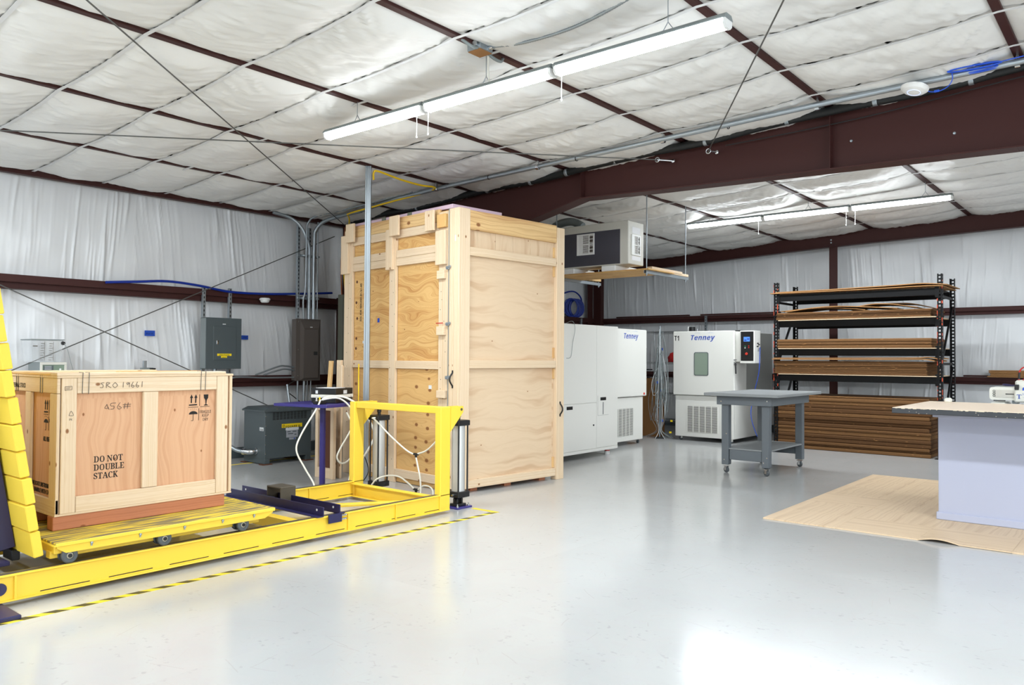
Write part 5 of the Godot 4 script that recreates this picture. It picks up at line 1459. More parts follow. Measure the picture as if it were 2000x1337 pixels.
func build_ceiling_items():
	var po := thing("strut_post", "tall plain upright metal post from floor to roof before the golden crate side", "post", Vector3(5.78, 0, -6.93))
	var pm := MB.new()
	var ph := ry(-6.93) + 0.02
	var pf := Vector3(-0.75, 0, 0.66).normalized()
	var ps := Vector3(0.66, 0, 0.75).normalized()
	var PB := Basis(ps, Vector3.UP, pf)
	for q in [[-0.024, 0.0, 0.018, 0.05], [0.024, 0.0, 0.018, 0.05]]:
		pm.box(Vector3(5.78, ph / 2, -6.93) + ps * q[0], Vector3(q[2], ph, q[3]), 0.003, 1, PB)
	pm.box(Vector3(5.78, ph / 2, -6.93) - pf * 0.004, Vector3(0.04, ph, 0.03), 0.002, 1, PB)
	put(pm, "channel", po, M.galv)
	bb(po, "base_plate", Vector3(5.71, 0.0, -7.0), Vector3(5.85, 0.008, -6.86), M.galv, 0.001)
	hose("yellow_cable", "yellow cable running down the foot of the upright post to the gate", [Vector3(5.70, 1.32, -6.97), Vector3(5.70, 1.1, -6.97), Vector3(5.66, 0.98, -6.92), Vector3(5.60, 0.8, -6.85), Vector3(5.52, 0.6, -6.72), Vector3(5.50, 0.42, -6.65), Vector3(5.44, 0.3, -6.6)], 0.008, "yellow_cable", "cable")
	hose("yellow_cable", "yellow cable looping under the ceiling from the upright post to the corner", [Vector3(5.83, 3.42, -6.90), Vector3(5.83, 3.50, -6.90), Vector3(5.88, 3.525, -6.88), Vector3(6.20, 3.49, -6.87), Vector3(6.52, 3.475, -6.86), Vector3(6.72, 3.485, -6.84), Vector3(6.84, 3.49, -6.95), Vector3(6.86, 3.47, -7.2), Vector3(6.84, 3.435, -7.7), Vector3(6.86, 3.41, -8.2), Vector3(6.90, 3.40, -8.6), Vector3(6.95, 3.40, -8.78)], 0.012, "yellow_cable", "cable")
	# long conduit below the purlins
	var b := MB.new()
	b.tube([Vector3(6.97, 3.425, -8.5), Vector3(6.85, 3.47, -7.6), Vector3(6.87, 3.505, -6.75)], 0.028, 12)
	b.tube([Vector3(6.87, 3.505, -6.75), Vector3(7.02, 3.60, -4.6), Vector3(7.12, 3.69, -2.4), Vector3(7.27, 3.77, -0.4), Vector3(7.36, 3.85, 1.4)], 0.026, 12)
	var cnd := solo(b, "conduit", M.galv, "long galvanized conduit slung under the purlins beside the beam", "conduit", Vector3(6.97, 3.425, -8.5))
	cnd.set_meta("org", Vector3(6.97, 3.425, -8.5))
	for z in [-6.92, -5.41, -3.88, -2.37, -0.85]:
		var x: float = 6.87 + (z + 6.75) * 0.07
		var y: float = 3.505 + (z + 6.75) * 0.0415
		var h := MB.new()
		h.lathe([Vector2(0.027, -0.02), Vector2(0.031, -0.018), Vector2(0.031, 0.018), Vector2(0.027, 0.02)], 12, Transform3D(Basis(Vector3(1, 0, 0), Vector3(0, 0, 1), Vector3(0, -1, 0)), Vector3(x, y, z)))
		h.box(Vector3(x, (y + ry(z)) * 0.5 + 0.012, z), Vector3(0.03, ry(z) - y - 0.02, 0.02), 0.002)
		put(h, "hanger", cnd, M.chrome)
	for z in [-6.1, -4.9, -3.2, -1.5]:
		var x: float = 6.87 + (z + 6.75) * 0.07
		var h := MB.new()
		h.lathe([Vector2(0.0275, -0.006), Vector2(0.029, 0), Vector2(0.0275, 0.006)], 12, Transform3D(Basis(Vector3(1, 0, 0), Vector3(0, 0, 1), Vector3(0, -1, 0)), Vector3(x, 3.505 + (z + 6.75) * 0.0415, z)))
		put(h, "cable_tie", cnd, M.black)
	# black insulated line along the beam
	b = MB.new()
	var pts := []
	for k in 40:
		var z := lerpf(-9.3, 2.2, k / 39.0)
		pts.append(Vector3(7.455 + 0.012 * sin(k * 1.7), ry(z) - 0.05 + 0.012 * sin(k * 0.9), z))
	b.tube(pts, 0.042, 12)
	var pipe := solo(b, "insulated_pipe", M.black_foam, "black foam insulated pipe taped along the top of the main beam", "pipe", pts[0])
	for z in [-7.9, -6.6, -5.9, -5.35, -4.7, -3.6, -2.75, -1.95, -1.2]:
		var h := MB.new()
		var k: float = (z + 9.3) / 11.5 * 39.0
		var at := Vector3(7.455 + 0.012 * sin(k * 1.7), ry(z) - 0.05 + 0.012 * sin(k * 0.9), z)
		h.lathe([Vector2(0.0425, -0.02), Vector2(0.0455, -0.016), Vector2(0.0455, 0.016), Vector2(0.0425, 0.02)], 12, Transform3D(Basis(Vector3(1, 0, 0), Vector3(0, 0, 1), Vector3(0, -1, 0)), at))
		h.box(at + Vector3(-0.04, 0.012, 0.0), Vector3(0.012, 0.03, 0.02), 0.002)
		pipe.set_meta("org", pts[0])
		put(h, "clip", pipe, M.galv)
	hose("black_wire", "thin black wire drooping below the insulated pipe on the beam", [Vector3(7.50, 3.58, -3.4), Vector3(7.52, 3.60, -2.6), Vector3(7.52, 3.63, -1.9), Vector3(7.50, 3.70, -1.0), Vector3(7.48, 3.74, -0.3)], 0.006, "black", "wire")
	# junction box with flexible conduit
	var j := thing("junction_box", "steel junction box with a tan underside on the ceiling purlin", "junction box", Vector3(4.27, 3.66, -3.86))
	bb(j, "box", Vector3(4.20, 3.66, -3.93), Vector3(4.34, 3.73, -3.80), M.galv, 0.003)
	bb(j, "cover", Vector3(4.205, 3.654, -3.925), Vector3(4.335, 3.66, -3.805), M.carton, 0.001)
	b = MB.new()
	b.tube([Vector3(4.30, 3.69, -3.80), Vector3(4.30, 3.69, -3.76)], 0.022, 12)
	b.tube([Vector3(4.20, 3.69, -3.84), Vector3(4.17, 3.69, -3.83)], 0.02, 12)
	put(b, "connector", j, M.chrome)
	b = MB.new()
	var cp := curve([Vector3(4.30, 3.69, -3.77), Vector3(4.33, 3.66, -3.5), Vector3(4.35, 3.66, -3.15), Vector3(4.33, 3.68, -2.85), Vector3(4.28, 3.72, -2.5), Vector3(4.24, 3.75, -2.2)], 34)
	var rad := []
	for k in cp.size(): rad.append(0.0125 if k % 2 == 0 else 0.010)
	b.tube(cp, rad, 8)
	solo(b, "flexible_conduit", M.galv, "ribbed silver flexible conduit along the ceiling from the junction box", "conduit", cp[0])
	hose("fixture_cord", "pale cord dropping from the junction box to the strip light", [Vector3(4.36, 3.66, -3.86), Vector3(4.37, 3.56, -3.87), Vector3(4.38, 3.47, -3.87)], 0.006, "white_hose", "cord")
	hose("power_cable", "grey cable curving along the purlin into the junction box", [Vector3(4.08, 3.70, -3.87), Vector3(4.12, 3.66, -3.83), Vector3(4.18, 3.66, -3.83), Vector3(4.22, 3.68, -3.83)], 0.012, "galv_dull", "cable")
	hose("power_cable", "grey cable curving out of the junction box towards the beam", [Vector3(4.34, 3.69, -3.87), Vector3(4.42, 3.66, -3.86), Vector3(4.50, 3.66, -3.86), Vector3(4.54, 3.70, -3.87)], 0.012, "galv_dull", "cable")
	# wireless dome and blue network cable
	b = MB.new()
	var X := Transform3D(Basis.from_euler(Vector3(deg_to_rad(8), 0, deg_to_rad(-12))), Vector3(7.09, 3.66, -1.55))
	b.lathe([Vector2(0, 0.018), Vector2(0.085, 0.014), Vector2(0.108, 0.0), Vector2(0.106, -0.012), Vector2(0.085, -0.03), Vector2(0.05, -0.042), Vector2(0, -0.046)], 32, X)
	var ap := solo(b, "access_point", M.white_plastic, "white round wireless dome hung on the conduit under the ceiling", "wireless device", X.origin)
	ap.set_meta("org", X.origin)
	b = MB.new()
	var ring := []
	for k in 25: ring.append(X * Vector3(0.05 * cos(TAU * k / 24.0), -0.0415, 0.05 * sin(TAU * k / 24.0)))
	b.tube(ring, 0.003, 6)
	put(b, "light_ring", ap, M.led_ring)
	hose("network_cable", "blue cable loop with a plug hanging from the white ceiling dome", [Vector3(7.17, 3.66, -1.50), Vector3(7.18, 3.63, -1.45), Vector3(7.18, 3.625, -1.38), Vector3(7.18, 3.65, -1.32), Vector3(7.18, 3.70, -1.29), Vector3(7.16, 3.745, -1.29)], 0.004, "blue_cable", "cable")
	b = MB.new()
	b.box(Vector3(7.18, 3.627, -1.405), Vector3(0.016, 0.018, 0.04), 0.003)
	solo(b, "cable_plug", M.blue_cable, "small blue plug in the cable below the ceiling dome", "plug", Vector3(7.18, 3.627, -1.405))
	b = MB.new()
	for k in 7:
		var loop := []
		for i in 25:
			var a := TAU * i / 24.0
			loop.append(Vector3(7.15 + 0.012 * k + 0.01 * cos(a + k), 3.755 + 0.014 * sin(a) + 0.004 * k * sin(k), -1.13 + (0.19 - 0.008 * k) * cos(a)))
		b.tube(loop, 0.0055, 6)
	solo(b, "cable_coil", M.blue_cable, "flattened coil of blue network cable tucked over the conduit", "cable", Vector3(7.17, 3.755, -1.13))
	hose("network_cable", "blue network cable running along the conduit past the coil", [Vector3(7.20, 3.77, -0.97), Vector3(7.22, 3.79, -0.7), Vector3(7.26, 3.81, -0.3), Vector3(7.3, 3.85, 0.6)], 0.005, "blue_cable", "cable")


# ---------------------------------------------------------------- tray hung from the roof beyond the beam
func build_tray():
	var rods := [[9.38, -6.92, "rear rod of the hanging tray, half hidden by the tall crate"], [10.47, -6.89, "rear rod of the hanging tray at the blue hose side"], [9.34, -5.37, "front rod of the hanging tray passing beside the insulated duct box"], [10.47, -5.37, "front rod of the hanging tray next to the far strip light"]]
	for q in rods:
		var b := MB.new()
		b.tube([Vector3(q[0], ry(q[1]) + 0.03, q[1]), Vector3(q[0], 2.53, q[1])], 0.0075, 8)
		b.lathe([Vector2(0, -0.008), Vector2(0.014, -0.008), Vector2(0.014, 0.008), Vector2(0, 0.008)], 6, Transform3D(Basis(), Vector3(q[0], 2.552, q[1])))
		solo(b, "threaded_rod", M.galv, q[2], "rod", Vector3(q[0], 2.53, q[1]), "rods of the hanging tray")
	for q in [[-5.37, "front slotted strut carrying the hanging tray"], [-6.9, "rear slotted strut carrying the hanging tray"]]:
		var o := thing("tray_strut", q[1], "strut", Vector3(9.9, 2.56, q[0]), "struts of the hanging tray")
		bb(o, "channel", Vector3(9.30, 2.562, q[0] - 0.021), Vector3(10.525, 2.603, q[0] - 0.018), M.galv, 0.001)
		bb(o, "channel", Vector3(9.30, 2.562, q[0] + 0.018), Vector3(10.525, 2.603, q[0] + 0.021), M.galv, 0.001)
		bb(o, "channel", Vector3(9.30, 2.56, q[0] - 0.021), Vector3(10.525, 2.563, q[0] + 0.021), M.galv, 0.0)
	var t := thing("hanging_shelf", "pale plywood shelf with lumber edges hanging from four thin rods", "shelf", Vector3(9.9, 2.604, -6.1))
	bb(t, "board", Vector3(9.27, 2.604, -7.0), Vector3(10.0, 2.622, -5.30), M.ply_gold, 0.002, 2)
	bb(t, "lumber", Vector3(9.42, 2.623, -5.42), Vector3(10.30, 2.66, -5.33), M.pine, 0.003, 0)
	bb(t, "lumber", Vector3(10.0, 2.604, -5.43), Vector3(10.51, 2.64, -5.34), M.pine, 0.003, 0)
	bb(t, "lumber", Vector3(9.42, 2.623, -6.96), Vector3(10.5, 2.66, -6.86), M.pine_dark, 0.003, 0)
	var fm := [[Vector3(9.26, 2.623, -6.74), Vector3(9.80, 2.70, -6.52), "white foam block under the duct box, nearer the tall crate"], [Vector3(9.26, 2.623, -6.05), Vector3(9.85, 2.70, -5.82), "white foam block under the open end of the duct box"]]
	for q in fm:
		var b := MB.new()
		b.box((q[0] + q[1]) * 0.5, q[1] - q[0], 0.008)
		solo(b, "foam_block", M.foam_white, q[2], "foam block", Vector3((q[0].x + q[1].x) / 2, 2.623, (q[0].z + q[1].z) / 2), "foam blocks on the hanging shelf")
	var a := thing("duct_box", "insulated rectangular duct box with white vent grilles on the hanging shelf", "duct", Vector3(9.45, 2.70, -6.3))
	var y0 := 2.702; var y1 := 3.30
	bb(a, "casing", Vector3(9.242, y0, -7.15), Vector3(9.655, y1, -5.60), M.beige_paint, 0.008)
	bb(a, "foil_side", Vector3(9.238, y0 + 0.01, -7.15), Vector3(9.243, 3.19, -5.73), M.duct_foil, 0.001)
	grille(a, Vector3(9.238, 2.87, -6.45), FACE_CAM, 0.30, 0.30)
	grille(a, Vector3(9.322, 2.83, -5.599), FACE_Z, 0.235, 0.285)
	bb(a, "patch", Vector3(9.34, 3.13, -5.60), Vector3(9.56, 3.22, -5.598), M.paper_white, 0.0)
	bb(a, "patch", Vector3(9.34, 2.76, -5.60), Vector3(9.57, 2.82, -5.598), M.paper_white, 0.0)
	var p := MB.new()
	var pts := curve([Vector3(9.45, 3.31, -7.1), Vector3(9.45, 3.40, -6.95), Vector3(9.45, 3.42, -6.7), Vector3(9.45, 3.33, -6.5)], 10)
	p.tube(pts, 0.06, 10)
	solo(p, "flexible_duct", M.galv_dull, "dark flexible duct loop lying on top of the duct box", "duct", pts[0])


# at is the lower left corner of the frame
func grille(parent: Node, at: Vector3, B: Basis, w: float, h: float):
	var b := MB.new()
	var f := 0.022
	var P := func(x: float, y: float, sx: float, sy: float, d0: float, d1: float): b.box(at + B * Vector3(x + sx / 2, y + sy / 2, (d0 + d1) / 2), Vector3(sx, sy, d1 - d0), 0.001, 0, B)
	P.call(0.0, 0.0, w, f, 0.0, 0.012); P.call(0.0, h - f, w, f, 0.0, 0.012)
	P.call(0.0, f, f, h - 2 * f, 0.0, 0.012); P.call(w - f, f, f, h - 2 * f, 0.0, 0.012)
	P.call(f, h * 0.5 - 0.008, w - 2 * f, 0.016, 0.0, 0.011)
	P.call(w * 0.29, f, 0.012, h - 2 * f, 0.0, 0.011); P.call(w * 0.68, f, 0.012, h - 2 * f, 0.0, 0.011)
	P.call(f, f, w * 0.29 - f, h - 2 * f, 0.002, 0.007)
	var o := put(b, "grille_frame", parent, M.white_plastic)
	var k := MB.new()
	k.box(at + B * Vector3(w / 2, h / 2, 0.0006), Vector3(w - 0.02, h - 0.02, 0.001), 0.0, 0, B)
	put(k, "dark_opening", o, M.elec_brown)
	var n := 16
	for i in n:
		k = MB.new()
		var y := f + (h - 2 * f) * (i + 0.5) / n
		var T := B * Basis(Vector3.RIGHT, 0.6)
		k.box(at + B * Vector3(w * 0.485, y, 0.004), Vector3(w * 0.38, 0.0085, 0.001), 0.0, 0, T)
		if i % 3 == 0: k.box(at + B * Vector3(w * 0.83, y, 0.004), Vector3(w * 0.26, 0.009, 0.002), 0.0, 0, B)
		put(k, "slat", o, M.white_plastic)


# ---------------------------------------------------------------- white test chambers; front looks along the local +z, x runs along the front
func chamber(label: String, at: Vector3, turn: float, W: float, depth: float, gx: float, logo_x: float, inset: float) -> Node3D:
	var o := thing("test_chamber", label, "test chamber", at, "white test chambers", turn if turn != 0.0 else 0.00001)
	var C: Material = M.chamber_white
	bb(o, "body", Vector3(0.012, 0.775, -depth), Vector3(W - 0.012, 1.865, -0.05), C, 0.006)
	bb(o, "lower_cabinet", Vector3(inset, 0.072, -depth), Vector3(W - inset, 0.772, -0.02), C, 0.006)
	var d := bb(o, "door", Vector3(0.0, 0.782, -0.048), Vector3(W, 1.875, 0.012), C, 0.012)
	bb(o, "door_gasket", Vector3(0.02, 0.79, -0.055), Vector3(W - 0.02, 1.86, -0.047), M.rubber, 0.0)
	# logo
	text(d, "logo", "Tenney", 0.085, Vector3(logo_x, 1.762, 0.0125), Basis(Vector3(1, 0, 0), Vector3(0.25, 1, 0), Vector3(0, 0, 1)), M.logo_blue, "Droid Sans", 800, 1.08)
	flat(d, "logo_swoosh", Vector3(logo_x - 0.19, 1.752, 0.0122), FACE_Z, [[Vector2(0, 0), Vector2(0.10, -0.012), Vector2(0.30, -0.008), Vector2(0.10, -0.018)], [Vector2(0.21, 0.088), Vector2(0.36, 0.096), Vector2(0.42, 0.082), Vector2(0.36, 0.088)], [Vector2(0.04, 0.092), Vector2(0.15, 0.094), Vector2(0.15, 0.086), Vector2(0.05, 0.088)]], M.logo_pale)
	text(d, "logo_line", "ENVIRONMENTAL", 0.016, Vector3(logo_x + 0.09, 1.732, 0.0125), FACE_Z, M.logo_pale, "Droid Sans", 500, 1.3)
	# vent with five columns of slots
	var gy0 := 0.155; var gy1 := 0.595
	for k in 5:
		var x0 := gx + 0.112 * k
		var b := MB.new()
		b.box(Vector3(x0 + 0.049, (gy0 + gy1) / 2, -0.0205), Vector3(0.098, gy1 - gy0, 0.003))
		var bk := put(b, "vent_column", o, M.grille_back)
		b = MB.new()
		for i in 22:
			b.box(Vector3(x0 + 0.049, gy0 + 0.01 + 0.02 * i, -0.017), Vector3(0.098, 0.0075, 0.004))
		put(b, "louvre", bk, C, "", "stuff")
	for k in 6:
		bb(o, "vent_bar", Vector3(gx - 0.013 + 0.112 * k, gy0, -0.022), Vector3(gx + 0.0 + 0.112 * k, gy1, -0.013), C, 0.0)
	for q in [[0.1, -0.1], [W - 0.1, -0.1], [0.1, -depth + 0.12], [W - 0.1, -depth + 0.12]]:
		caster(o, Vector3(q[0], 0.0, q[1]), 0.036, M.chamber_white)
	return o


func caster(o: Node, at: Vector3, r: float, fork: Material, turn := 0.6):
	var b := MB.new()
	var side := Vector3(cos(turn), 0, sin(turn))
	for s in [-1.0, 1.0]: b.bar(at + side * s * r * 0.62 + Vector3(0, r * 0.8, 0), at + side * s * r * 0.62 + Vector3(0, r * 2.3, 0), 0.003, r * 0.9, 0.001, Vector3.UP.cross(side))
	b.box(at + Vector3(0, r * 2.35, 0), Vector3(r * 1.9, 0.006, r * 1.9), 0.001)
	var f := put(b, "caster", o, fork)
	wheel(f, at + Vector3(0, r, 0), side, r, r * 0.9, "galv")


func build_chambers():
	var o := chamber("white test chamber with a small window and a black control panel, left of the rack", Vector3(12.27, 0, -6.52), deg_to_rad(-90.0), 1.12, 1.66, 0.262, 0.55, 0.03)
	# window, badge, control box on its right flank
	var b := MB.new()
	b.prism(rounded(0.40, 1.118, 0.662, 1.515, 0.03), 0.0125, 0.018)
	put(b, "window_gasket", o, M.elec_grey)
	b = MB.new()
	b.prism(rounded(0.412, 1.13, 0.65, 1.503, 0.022), 0.015, 0.0195)
	put(b, "window", o, M.glass_green)
	text(o, "badge", "T1", 0.085, Vector3(0.075, 1.755, 0.0125), FACE_Z, M.ink, "Droid Sans", 600, 0.8)
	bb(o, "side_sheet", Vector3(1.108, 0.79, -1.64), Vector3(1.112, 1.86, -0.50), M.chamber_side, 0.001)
	bb(o, "side_panel", Vector3(1.09, 0.14, -1.60), Vector3(1.094, 0.72, -0.10), M.chamber_white, 0.001)
	var c := bb(o, "control_box", Vector3(1.225, 1.335, -0.22), Vector3(1.47, 1.868, 0.03), M.chamber_white, 0.006)
	bb(o, "control_arm", Vector3(1.10, 1.36, -0.20), Vector3(1.23, 1.85, -0.06), M.chamber_white, 0.003)
	var p := bb(c, "control_panel", Vector3(1.24, 1.375, 0.030), Vector3(1.455, 1.852, 0.034), M.black, 0.001)
	bb(c, "screen", Vector3(1.29, 1.69, 0.034), Vector3(1.395, 1.765, 0.037), M.screen_on, 0.001)
	bb(c, "screen_print", Vector3(1.30, 1.70, 0.037), Vector3(1.34, 1.722, 0.0375), M.logo_blue, 0.0)
	bb(c, "screen_print", Vector3(1.35, 1.72, 0.037), Vector3(1.385, 1.74, 0.0375), M.logo_blue, 0.0)
	for q in [[1.315, 1.612, "green"], [1.378, 1.618, "red"], [1.315, 1.585, "label_white"], [1.378, 1.59, "red"]]:
		b = MB.new()
		b.lathe([Vector2(0, 0.008), Vector2(0.009, 0.007), Vector2(0.009, 0)], 10, Transform3D(Basis(Vector3(1, 0, 0), Vector3(0, 0, 1), Vector3(0, -1, 0)), Vector3(q[0], q[1], 0.034)))
		put(b, "button", c, M[q[2]])
	b = MB.new()
	b.lathe([Vector2(0, 0.028), Vector2(0.02, 0.026), Vector2(0.022, 0.014), Vector2(0.012, 0.012), Vector2(0.012, 0)], 14, Transform3D(Basis(Vector3(1, 0, 0), Vector3(0, 0, 1), Vector3(0, -1, 0)), Vector3(1.345, 1.49, 0.034)))
	put(b, "stop_button", c, M.red_stop)
	for q in [[1.66, -0.08], [1.64, -0.13], [1.61, -0.07], [1.57, -0.11], [1.54, -0.09]]:
		b = MB.new()
		b.tube([Vector3(1.47, q[0], q[1]), Vector3(1.495, q[0], q[1])], 0.011, 8)
		put(b, "plug", c, M.black if q[0] > 1.6 else M.chrome)
	b = MB.new()
	b.tube([Vector3(1.135, 1.335, 0.0), Vector3(1.15, 1.30, 0.03), Vector3(1.155, 1.16, 0.03)], 0.012, 8)
	put(b, "door_handle", o, M.black, "black door lever")
	for y in [1.34, 1.39, 1.31]:
		b = MB.new()
		b.tube([Vector3(1.10, y, 0.0), Vector3(1.16, y, 0.02)], 0.010, 8)
		put(b, "hinge_pin", o, M.chrome)
	# blue lead from the control box
	hose("blue_lead", "thin blue lead hanging down the side of the chamber to the floor", [Vector3(12.42, 1.60, -5.03), Vector3(12.45, 1.2, -5.06), Vector3(12.50, 0.85, -5.16), Vector3(12.46, 0.5, -5.2), Vector3(12.55, 0.2, -5.16), Vector3(12.65, 0.01, -5.1)], 0.006, "blue_cable", "cable")
	# things on top of it
	b = MB.new()
	b.lathe([Vector2(0, 0.10), Vector2(0.05, 0.10), Vector2(0.055, 0.09), Vector2(0.055, 0.0)], 16, Transform3D(Basis(), Vector3(12.7, 1.866, -6.38)))
	solo(b, "motor_cap", M.black, "short black motor cap standing on the chamber roof", "cap", Vector3(12.7, 1.866, -6.38))
	for q in [[-6.53, 0.11, "white pipe stub on the chamber roof at its outer corner"], [-6.47, 0.06, "shorter white pipe stub on the chamber roof"]]:
		b = MB.new()
		b.tube([Vector3(12.75, 1.866, q[0] + 0.05), Vector3(12.75, 1.866 + q[1], q[0] + 0.05)], 0.016, 10)
		b.lathe([Vector2(0, 0.0), Vector2(0.045, 0.0), Vector2(0.04, 0.02), Vector2(0.016, 0.025)], 12, Transform3D(Basis(), Vector3(12.75, 1.866, q[0] + 0.05)))
		solo(b, "pipe_stub", M.white_plastic, q[2], "pipe", Vector3(12.75, 1.866, q[0] + 0.05), "pipe stubs on the chamber roof")
	b = MB.new()
	b.box(Vector3(13.0, 1.885, -5.62), Vector3(0.35, 0.03, 0.22), 0.012)
	solo(b, "rubber_pad", M.rubber, "flat black rubber cover lying on the chamber roof", "cover", Vector3(13.0, 1.866, -5.62))
	# the second chamber, behind the cabinet
	o = chamber("white test chamber half hidden behind the white cabinet", Vector3(10.285, 0, -6.6), 0.0, 1.19, 1.3, 0.25, 0.68, 0.07)
	b = MB.new()
	b.lathe([Vector2(0, 0.014), Vector2(0.016, 0.012), Vector2(0.02, 0)], 12, Transform3D(Basis(Vector3(1, 0, 0), Vector3(0, 0, 1), Vector3(0, -1, 0)), Vector3(1.10, 0.822, 0.012)))
	put(b, "stop_button", o, M.red_stop)
	# white cabinet beside the tall crate
	var w := thing("white_cabinet", "tall white steel cabinet with flush doors beside the tall crate", "cabinet", Vector3(9.1, 0, -6.6))
	var C: Material = M.chamber_white
	var z := -6.15
	bb(w, "body", Vector3(8.12, 0.088, -7.1), Vector3(9.87, 1.868, z - 0.012), C, 0.004)
	bb(w, "plinth", Vector3(8.12, 0.086, -6.3), Vector3(9.872, 0.127, z + 0.001), C, 0.002)
	bb(w, "door", Vector3(8.13, 0.775, z - 0.013), Vector3(9.306, 1.866, z), C, 0.002)
	var d2 := bb(w, "door", Vector3(8.13, 0.131, z - 0.013), Vector3(9.306, 0.771, z), C, 0.002)
	var d3 := bb(w, "door", Vector3(9.311, 0.131, z - 0.013), Vector3(9.868, 1.866, z), C, 0.002)
	bb(d2, "handle", Vector3(8.58, 0.70, z), Vector3(8.72, 0.745, z + 0.004), M.black, 0.002)
	bb(d3, "handle", Vector3(9.405, 0.80, z), Vector3(9.55, 0.845, z + 0.004), M.black, 0.002)
	bb(d3, "slot", Vector3(9.468, 0.60, z), Vector3(9.483, 0.775, z + 0.003), M.elec_grey, 0.001)
	bb(d3, "panel_seam", Vector3(9.34, 0.588, z), Vector3(9.62, 0.591, z + 0.0012), M.chamber_seam, 0.0)
	bb(d3, "panel_seam", Vector3(9.338, 0.588, z), Vector3(9.341, 0.87, z + 0.0012), M.chamber_seam, 0.0)
	b = MB.new()
	b.lathe([Vector2(0, 0.012), Vector2(0.012, 0.01), Vector2(0.012, 0)], 10, Transform3D(Basis(Vector3(1, 0, 0), Vector3(0, 0, 1), Vector3(0, -1, 0)), Vector3(9.228, 0.46, z)))
	put(b, "lock", d2, M.black)
	for x in [8.3, 9.74]:
		b = MB.new()
		var X := Transform3D(Basis(), Vector3(x, 0, -6.25))
		b.lathe([Vector2(0, 0.0), Vector2(0.042, 0.0), Vector2(0.044, 0.045), Vector2(0.04, 0.05)], 16, X)
		b.lathe([Vector2(0.04, 0.066), Vector2(0.042, 0.07), Vector2(0.042, 0.088), Vector2(0, 0.09)], 16, X)
		var f := put(b, "leveling_foot", w, M.white_plastic)
		b = MB.new()
		b.lathe([Vector2(0.04, 0.05), Vector2(0.04, 0.066)], 16, X)
		put(b, "ring", f, M.red)
	hose("thin_wire", "thin pale wire looping over the top edge of the white cabinet", [Vector3(8.62, 1.87, -6.2), Vector3(8.68, 1.90, -6.13), Vector3(8.74, 1.80, -6.13), Vector3(8.70, 1.6, -6.14), Vector3(8.66, 1.42, -6.14), Vector3(8.56, 1.40, -6.14)], 0.003, "galv_dull", "wire")


func rounded(x0: float, y0: float, x1: float, y1: float, r: float) -> PackedVector2Array:
	var p := PackedVector2Array()
	for q in [[x1 - r, y0 + r, -PI / 2], [x1 - r, y1 - r, 0.0], [x0 + r, y1 - r, PI / 2], [x0 + r, y0 + r, PI]]:
		for k in 6:
			var a: float = q[2] + PI / 2 * k / 5.0
			p.append(Vector2(q[0] + r * cos(a), q[1] + r * sin(a)))
	return p


# ---------------------------------------------------------------- grey rolling table
func build_table():
	var o := thing("work_table", "grey painted wooden table on casters in front of the chambers", "table", Vector3(9.85, 0, -3.9))
	bb(o, "top", Vector3(8.99, 0.95, -4.36), Vector3(10.52, 0.985, -3.43), M.table_top, 0.005, 0)
	for q in [[Vector3(9.10, 0.84, -4.24), Vector3(9.14, 0.95, -3.55)], [Vector3(10.36, 0.84, -4.24), Vector3(10.40, 0.95, -3.55)], [Vector3(9.14, 0.84, -3.59), Vector3(10.36, 0.95, -3.55)], [Vector3(9.14, 0.84, -4.24), Vector3(10.36, 0.95, -4.20)]]:
		bb(o, "apron", q[0], q[1], M.table_grey, 0.004, 0)
	for x in [9.19, 10.31]:
		for z in [-4.15, -3.64]:
			bb(o, "leg", Vector3(x - 0.045, 0.10, z - 0.045), Vector3(x + 0.045, 0.94, z + 0.045), M.table_grey, 0.005, 1)
			caster(o, Vector3(x, 0.0, z), 0.036, M.chrome, 0.3)
	bb(o, "shelf", Vector3(9.16, 0.29, -4.19), Vector3(10.34, 0.308, -3.60), M.table_top, 0.003, 0)
	for q in [[Vector3(9.165, 0.165, -4.10), Vector3(9.20, 0.29, -3.69)], [Vector3(10.30, 0.165, -4.10), Vector3(10.335, 0.29, -3.69)]]:
		bb(o, "stretcher", q[0], q[1], M.table_grey, 0.004, 2)
	var nb := MB.new()
	for q in [[9.144, 0.16, -3.66], [9.144, 0.22, -3.62], [9.144, 0.16, -4.16], [9.144, 0.48, -4.13], [9.098, 0.9, -3.6], [9.098, 0.88, -4.18]]:
		nb.lathe([Vector2(0, 0.002), Vector2(0.008, 0.001), Vector2(0.008, 0)], 8, Transform3D(Basis(Vector3(0, 0, 1), Vector3(-1, 0, 0), Vector3(0, -1, 0)), Vector3(q[0], q[1], q[2])))
	put(nb, "screw_head", o, M.chrome, "bright screw heads", "stuff")


